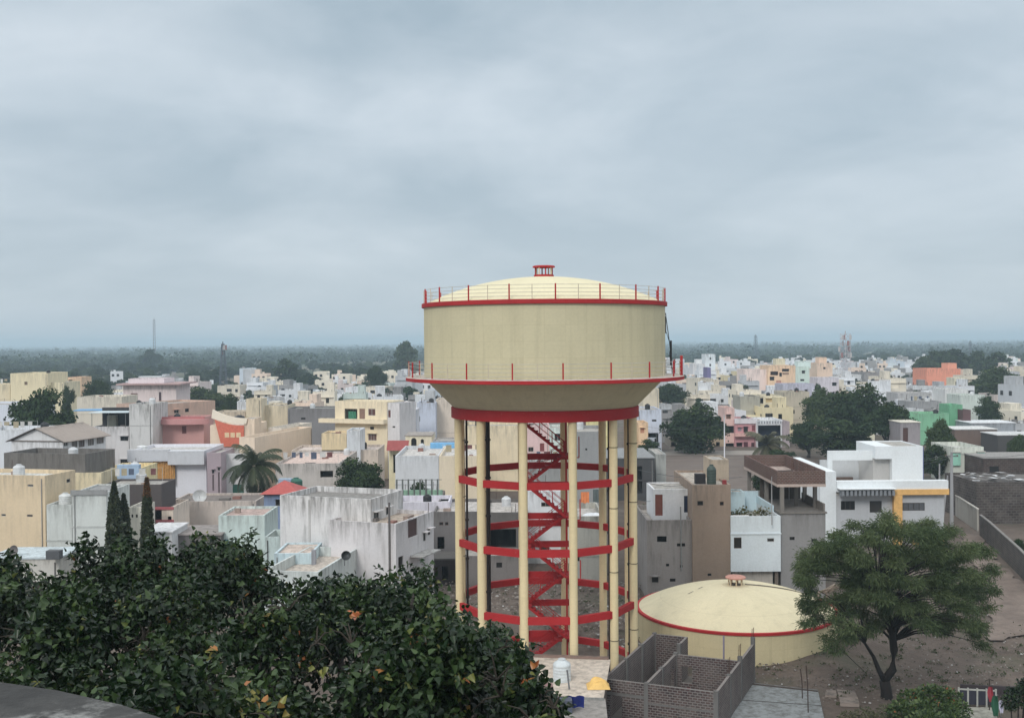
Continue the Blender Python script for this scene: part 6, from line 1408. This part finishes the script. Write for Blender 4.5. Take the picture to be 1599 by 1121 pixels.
# small gate, paving, washing on poles
def garden():
    pav = MB(); q = [PZ(x, y, .3) for x, y in ((1502, 1103), (1552, 1104), (1566, 1150), (1490, 1150))]; pav.prism([(p.x, p.y) for p in reversed(q)], -.1, .3); tag(pav.build('garden_path', plaster((176, 174, 160), .4, k=.9)), kind='structure')
    a = PZ(1497, 1101, 0); b = PZ(1555, 1104, 0); u = (b-a); L = u.length; rz = math.atan2(u.y, u.x)
    r = empty('garden_fence', (a.x, a.y, 0), rz, label='low white-framed fence with dark panels by the green and red cloths', cat='fence'); wm = flat((180, 180, 172), .7)
    for i in range(5): MB().box(L*i/4-.05, L*i/4+.05, -.05, .05, 0, 1.15).build('post', wm, r)
    MB().box(0, L, -.04, .04, 1.0, 1.08).build('top_rail', wm, r)
    for i in range(4): MB().box(L*i/4+.06, L*(i+1)/4-.06, -.02, .02, .12, .98).build('panel', flat((54, 54, 70), .7), r)
    p = PZ(1500, 1081, 0); q2 = PZ(1640, 1087, 0); r2 = empty('dark_wall', (p.x, p.y, 0), math.atan2(q2.y-p.y, q2.x-p.x), label='low dark wall behind the white-framed fence', cat='wall'); MB().box(0, (q2-p).length, -.1, .1, -.1, .55).build('wall', plaster((60, 52, 56), .4), r2)
    def pole(px, py, h, lb): t = PZ(px, py, .3); o = MB().tube([(0, 0, 0), (0, 0, h)], .035, 6); o.tube([(-.25, 0, h-.1), (0, 0, h-.02), (.25, 0, h-.1)], .03, 5); o = o.build('washing_pole', barkmat((80, 70, 58)), None, loc=(t.x, t.y, .0)); tag(o, lb, 'pole'); return t
    t1 = pole(1545, 1108, 2.2, 'thin brown pole with short arms carrying the red cloth')
    def drape(px0, px1, y0, y1, d, c, lb, seed):
        A = PD(px0, y0, d); B = PD(px1, y1, d); o = MB(); n = 12; m = 8; rr = random.Random(seed)
        for j in range(m+1):
            for i in range(n+1):
                u = i/n; v = j/m; wx = (.55+.45*math.sin(math.pi*min(1, v*1.1))) ; cx_ = (A.x+B.x)/2; o.v.append((cx_+(u-.5)*(B.x-A.x)*wx, A.y+.08*math.sin(u*9+seed)+.05*math.sin(v*5), A.z+(B.z-A.z)*v))
        for j in range(m):
            for i in range(n): k = j*(n+1)+i; o.f.append((k, k+1, k+n+2, k+n+1)); o.m.append(0)
        tag(o.build('hanging_cloth', flat(c, .8, k=1.1), None, smooth=True), lb, 'cloth')
    drape(1543, 1551, 1072, 1095, 61.5, (168, 44, 62), 'red cloth hanging at the bottom right', 1)
    drape(1549, 1559, 1086, 1117, 61.2, (24, 96, 66), 'green cloth hanging in front of the red cloth', 2)
    drape(1559, 1567, 1093, 1112, 61.2, (206, 204, 226), 'white cloth hanging right of the green cloth', 3)
    tag(MB().tube([PZ(1554, 1118, 0)-Vector((0, 0, .1)), PD(1554, 1086, 61.3)], .03, 6).build('washing_pole', barkmat((80, 70, 58))), 'short pole hidden behind the green cloth', 'pole')
    tag(MB().tube([PZ(1563, 1120, 0)-Vector((0, 0, .1)), PD(1563, 1093, 61.3)], .03, 6).build('washing_pole', flat((200, 200, 200), .6)), 'white-painted pole behind the white cloth', 'pole')
garden()
# ---- electric poles and cables
def epole(px, top, d, label, base=0, r0=.13, lean=0, arms=True, name='electric_pole', c=(150, 150, 152)):
    p = PD(px, top, d); r = empty(name, (p.x, d, base), label=label, cat='pole'); H_ = p.z-base; cm = plaster(c, .3)
    MB().tube([(lean, 0, -.3), (0, 0, H_)], [r0*1.25, r0*.8], 8).build('shaft', cm, r)
    if arms:
        MB().box(-.8, .8, -.05, .05, H_-.55, H_-.45).build('crossarm', flat((90, 90, 92), .6), r)
        for x in (-.7, 0, .7): MB().lathe([(.001, 0), (.06, 0), (.08, .07), (.05, .16), (.001, .17)], 8, (x, 0)).build('insulator', flat((120, 90, 80), .4), r, loc=(0, 0, H_-.45))
    return Vector((p.x, d, p.z))
P1 = epole(1486, 706, 133, 'tall concrete electric pole by the lane beyond the modern house', r0=.2)
P2 = epole(1480, 742, 133.6, 'leaning concrete stay pole propped against the tall electric pole', lean=-.75, arms=False, r0=.12)
P3 = epole(1467, 724, 150, 'short plain concrete pole left of the tall electric pole', arms=False)
P4 = epole(1131, 648, 190, 'slender white pole rising above the bare field', arms=False, r0=.1, c=(214, 214, 220))
P5 = epole(1022, 684, 208, 'pale street lamp pole left of the big round tree', arms=False, r0=.07, name='street_lamp')
tag(bpy.data.objects['street_lamp'], cat='street lamp'); MB().box(-1.4, .3, -.15, .15, P5.z-.02, P5.z+.1).build('lamp_head', flat((190, 200, 206), .4), bpy.data.objects['street_lamp'])
for i, (px, top, d) in enumerate(((1232, 738, 104), (1203, 744, 96))): epole(px if i == 0 else 1205, top, d, ['thin steel pole on the roof edge left of the brick terrace', 'thin steel pole beside the potted plants'][i], arms=False, r0=.04, base=7)
def cable(a, b, sag, label, r_=.02):
    a = Vector(a); b = Vector(b); o = MB(); o.tube([a.lerp(b, k/14)-Vector((0, 0, sag*4*(k/14)*(1-k/14))) for k in range(15)], r_, 4, cap=False)
    tag(o.build('cable', flat((92, 94, 96), .6)), label, 'cable')
for i in range(3): cable(P1+Vector((-.7+.7*i, 0, -.3)), PD(1380, 700+9*i, 150)+Vector((0, 0, 0)), .9, ['upper', 'middle', 'lower'][i]+' cable running left from the tall electric pole')
cable(P1, PD(1640, 700, 130), .8, 'cable running right from the tall electric pole')
cable(PD(996, 733, 92), PD(1160, 744, 120), .5, 'upper cable crossing from the tower to the brown house'); cable(PD(996, 748, 92), PD(1085, 752, 105), .5, 'lower cable crossing from the tower to the brown house'); cable(P4-Vector((0, 0, 1.5)), PD(1000, 664, 210), .9, 'long cable across the big round tree'); cable(PD(990, 778, 80), PD(1016, 782, 97), .1, 'cable from the tower leg to the white terrace room')
# ---- masts
def mast(px, top, d, w0, w1, label, c=(120, 124, 130), zb=0, n=10, ants=0):
    p = PD(px, top, d); H_ = p.z-zb; r = empty('lattice_mast', (p.x, d, zb), .5, label=label, cat='mast'); o = MB(); th = .026*w0+.02
    for k in range(n):
        z0, z1 = H_*k/n, H_*(k+1)/n; a0 = (w0+(w1-w0)*k/n)/2; a1 = (w0+(w1-w0)*(k+1)/n)/2
        c0 = [(-a0, -a0), (a0, -a0), (a0, a0), (-a0, a0)]; c1 = [(-a1, -a1), (a1, -a1), (a1, a1), (-a1, a1)]
        for i in range(4):
            j = (i+1) % 4; o.bar((*c0[i], z0), (*c1[i], z1), th*1.5, th*1.5); o.bar((*c0[i], z0), (*c1[j], z1), th, th); o.bar((*c0[j], z0), (*c1[i], z1), th*.9, th*.9); o.bar((*c1[i], z1), (*c1[j], z1), th, th)
    o.build('lattice', flat(c, .6, k=1.1), r)
    rr = random.Random(int(px))
    for k in range(ants):
        a = rr.uniform(0, 6.28); q = w1*.5+.9; z = H_*(.98-.09*(k//3)); MB().box(-.3, .3, -.3, .3, 0, 1.9).build('antenna', flat((200, 196, 196) if k % 3 else (170, 120, 116), .5), r, loc=(q*math.cos(a), q*math.sin(a), z-1.9))
    MB().tube([(0, 0, H_*.97), (0, 0, H_+H_*.04)], .06*w0, 5).build('spike', flat(c, .6), r)
mast(1320, 521, 420, 3.2, 2.6, 'thick pinkish-white telecom mast above the right rooftops', (186, 180, 186), n=13, ants=12)
mast(348, 537, 430, 3.4, .9, 'dark tapering lattice mast among the left rooftops', (86, 96, 108), ants=4, n=12)
mast(240.5, 499, 1000, 1.9, 1.5, 'tall thin hazy mast rising over the left horizon', (120, 120, 130), n=18)
mast(1180, 524, 1050, 5, 1.6, 'small hazy lattice mast over the right horizon', (90, 100, 116), n=8)
mast(1515, 533, 900, 3, 1.0, 'faint lattice mast over the trees at the far right', (96, 106, 120), n=8)
# ------------------------------------------------------------------ far rooftops, copies of a few house kinds
def far_proto(seed):
    rr = random.Random(seed); W = rr.uniform(5, 9); L = rr.uniform(7, 11); h = (3.9, 6.8, 7.2, 10)[seed % 4]
    root = empty('house', (0, 0, 0)); mt = plaster((200, 200, 200), .35, obj=True)
    o = MB(); o.box(0, W, 0, L, -.3, h-.7); t = .2
    for b in ((0, W, 0, t), (0, W, L-t, L), (0, t, t, L-t), (W-t, W, t, L-t)): o.box(*b, h-.698, h)
    if seed % 3: x = rr.choice([.02, .08, .6])*W; o.box(x, x+W*.32, L*.4, L*.85, h-.69, h+2)
    if seed % 4 == 3: o.box(-.003, W*.6, -1.0, .0, h-3.6, h-2.7)
    wl = o.build('wall', mt, root)
    MB().box(t+.01, W-t-.01, t+.01, L-t-.01, h-.69, h-.6).build('roof', plaster((176, 172, 166), .6, k=1), root)
    if seed % 2: a = rr.uniform(2, 4); sx = rr.choice([-a, W+.003]); MB().box(sx, sx+a-.006, 1, L-1, -.3, h*rr.uniform(.4, .75)).build('wall', mt, root)
    for q in range(rr.choice([2, 4, 5])): x, y = rr.uniform(.3, W-.3), rr.choice([.1, L-.1, L*.5]); MB().box(x, x+.12, y-.05, y+.05, h-.6, h+rr.uniform(.5, 1.3)).build('rebar', flat((100, 90, 84), .8), root)
    for q in range(3): x, y = rr.uniform(.4, W-1.6), rr.uniform(.5, L-1.6); MB().box(x, x+rr.uniform(.4, 1.2), y, y+rr.uniform(.4, 1.), h-.598, h-.5+rr.uniform(.1, .9)).build('roof_block', plaster(rr.choice([(150, 130, 118), (110, 106, 104), (190, 188, 186)]), .4), root)
    z = h-2.6
    while z > .5:
        k = 1.2
        while k < W-1.6:
            if rr.random() < .62: MB().box(k, k+rr.choice([.9, 1.2]), -.04, .06, z, z+1.15).build('window', glassmat(), root)
            k += 2.6
        k = 1.4
        while k < L-1.6:
            if rr.random() < .4: MB().box(-.04, .06, k, k+1, z, z+1.1).build('window', glassmat(), root)
            k += 3
        if rr.random() < .5: MB().box(.4, W-.4, -.6, -.005, z+1.3, z+1.4).build('sunshade', mt, root)
        elif rr.random() < .5:
            x = rr.uniform(.2, W-3); MB().box(x, x+2.4, -.9, -.005, z-.75, z-.6).box(x, x+2.4, -.9, -.8, z-.6, z+.2).build('sunshade', mt, root); MB().box(x+.3, x+2.1, -.045, .05, z-.5, z+1.3).build('opening', darkmat(), root)
        z -= 3.1
    return root, W, L, h
FP = [[*far_proto(s), False] for s in range(12)]
HC = {'white': (208, 210, 214), 'pale grey': (178, 180, 184), 'cream': (216, 205, 184), 'pale pink': (210, 192, 188), 'mint': (190, 204, 198), 'peach': (214, 190, 170), 'pale blue': (184, 196, 208), 'weathered grey': (140, 138, 138), 'yellow': (216, 200, 156)}
taken = [(o.matrix_world.translation.x if False else o.location.x, o.location.y) for o in bpy.data.objects if o.parent is None and o.get('category') in ('house', 'shed', 'warehouse', 'tree') and 200 < o.location.y < 620]
SKIP = set()
rr = random.Random(33); cnt = 0
cands = []
for (pa, pb, d0, d1, step, side) in ((1030, 1610, 245, 800, 11.6, 'right'), (390, 665, 232, 680, 12.5, 'left'), (180, 420, 330, 600, 22, 'left')):
    d = d0
    while d < d1:
        x = (pa-CX)/F*d; xe = (pb-CX)/F*d
        while x < xe:
            cands.append((x+rr.uniform(-3, 3), d+rr.uniform(-3, 3), side)); x += step*rr.uniform(.85, 1.2)
        d += step*(1+.2*(d > 450))
far_mass = []; cands.sort(key=lambda c: c[1]); FARM = {}
for i, (x, y, side) in enumerate(cands):
    s = rr.randrange(12); col_n = rr.choices(list(HC), [34, 20, 16, 6, 2, 4, 2, 15, 2])[0]; rz = rr.uniform(-.35, .35); sc = rr.uniform(.85, 1.1); hs = rr.uniform(.8, 1.1); skip = rr.random() < .1
    if any((x+4-a)**2+(y-b)**2 < 8.5**2 for a, b in taken) or skip or i in SKIP: continue
    if cnt >= 185:
        if side == 'right' or y < 560: far_mass.append((x, y, s, rz, sc, hs, col_n))
        continue
    P0 = FP[s]; r = P0[0] if not P0[4] else copy_tree(P0[0]); P0[4] = True
    r.location = (x, y, 0); r.rotation_euler.z = rz; r.scale = (sc, sc, hs); r['cand'] = i
    c = alb(HC[col_n], 1.2); j = rr.uniform(.88, 1.06)
    for o in r.children:
        if o.name.startswith(('wall', 'sunshade')): o.color = (*[min(.84, v*j) for v in c], 1)
    band = 'nearer' if y < 360 else 'middle' if y < 500 else 'farthest'
    tag(r, f'{col_n} flat-roofed house in the {band} packed rows {side} of the water tower', 'house', f'{col_n} houses in the {band} rows on the {side}'); cnt += 1
def mass():
    mats = {n: plaster(c, .3) for n, c in HC.items()}; keys = list(HC); ml = [mats[k] for k in keys]+[glassmat(), plaster((176, 172, 166), .6, k=1)]
    o = MB(); rg = random.Random(77)
    for (x, y, s, rz, sc, hs, cn) in far_mass:
        W, L, h = FP[s][1]*sc, FP[s][2]*sc, FP[s][3]*hs; k = keys.index(cn); ca, sa = math.cos(rz), math.sin(rz)
        def bx(*b, m=0):
            i = len(o.v); o.box(*b, m)
            for j in range(i, len(o.v)): vx, vy, vz = o.v[j]; o.v[j] = (x+vx*ca-vy*sa, y+vx*sa+vy*ca, vz)
        bx(0, W, 0, L, -.3, h-.5, m=k); bx(0, W, 0, .2, h-.5, h, m=k); bx(0, W, L-.2, L, h-.5, h, m=k); bx(.2, W-.2, .2, L-.2, h-.499, h-.45, m=len(keys)+1)
        if rg.random() < .6: a = rg.uniform(1.5, 4); k2 = rg.randrange(len(keys)); bx(-a, -.01, .5, L-1, -.3, h*rg.uniform(.4, .8), m=k2)
        if rg.random() < .5: q1 = rg.uniform(.1, .7)*W; bx(q1, q1+.9, L*.2, L*.35, h-.5, h+.8, m=rg.choice([len(keys), k, 7]))
        if s % 3: q0 = rg.choice([.04, .1, .55, .62]); bx(W*q0, W*(q0+rg.uniform(.2, .36)), L*.4, L*.8, h-.5, h+rg.uniform(1.2, 2.1), m=k)
        z = h-2.3
        while z > 1:
            for q in range(int(W/2.2)):
                if rg.random() < .6: bx(.6+q*2.2, 1.7+q*2.2, -.05, .05, z, z+1.15, m=len(keys))
            z -= 3
    tag(o.build('distant_houses', ml), 'packed mass of tiny hazy houses at the far edge of town', kind='stuff')
mass()
for P0 in FP:
    if not P0[4]:
        for o in list(P0[0].children)+[P0[0]]: bpy.data.objects.remove(o)
print('far houses', cnt, 'of', len(cands))
# small roof tanks on the far rooftops
bpy.context.view_layer.update()
tp = None; k = 0
far = [o for o in bpy.data.objects if o.get('cand') is not None]
for o in far:
    if rr.random() < .3 and o.location.y < 480:
        w_ = [c for c in o.children if c.name.startswith('roof')][0]; bb = [w_.matrix_world @ Vector(q) for q in w_.bound_box]; z = max(b.z for b in bb)
        p = w_.matrix_world @ Vector((w_.bound_box[0][0]+1.1, w_.bound_box[0][1]+1.2, 0)); black = rr.random() < .6; key = 'b' if black else 'w'
        if tp is None: tp = {}
        if key not in tp:
            q = tank(800, 600, 300, '', 0, .6, 1.2, (38, 38, 40) if black else (214, 216, 218)); tp[key] = q
        else: q = copy_tree(tp[key])
        q.location = (p.x, p.y, z)
        tag(q, ('black' if black else 'white')+' plastic tank on a far rooftop '+('right' if p.x > 0 else 'left')+' of the water tower', 'water tank', ('black' if black else 'white')+' tanks on far roofs '+('right' if p.x > 0 else 'left'))
for o in far: del o['cand']
for o in bpy.data.objects:
    if o.parent is None and o.type == 'EMPTY' and not o.children: bpy.data.objects.remove(o)
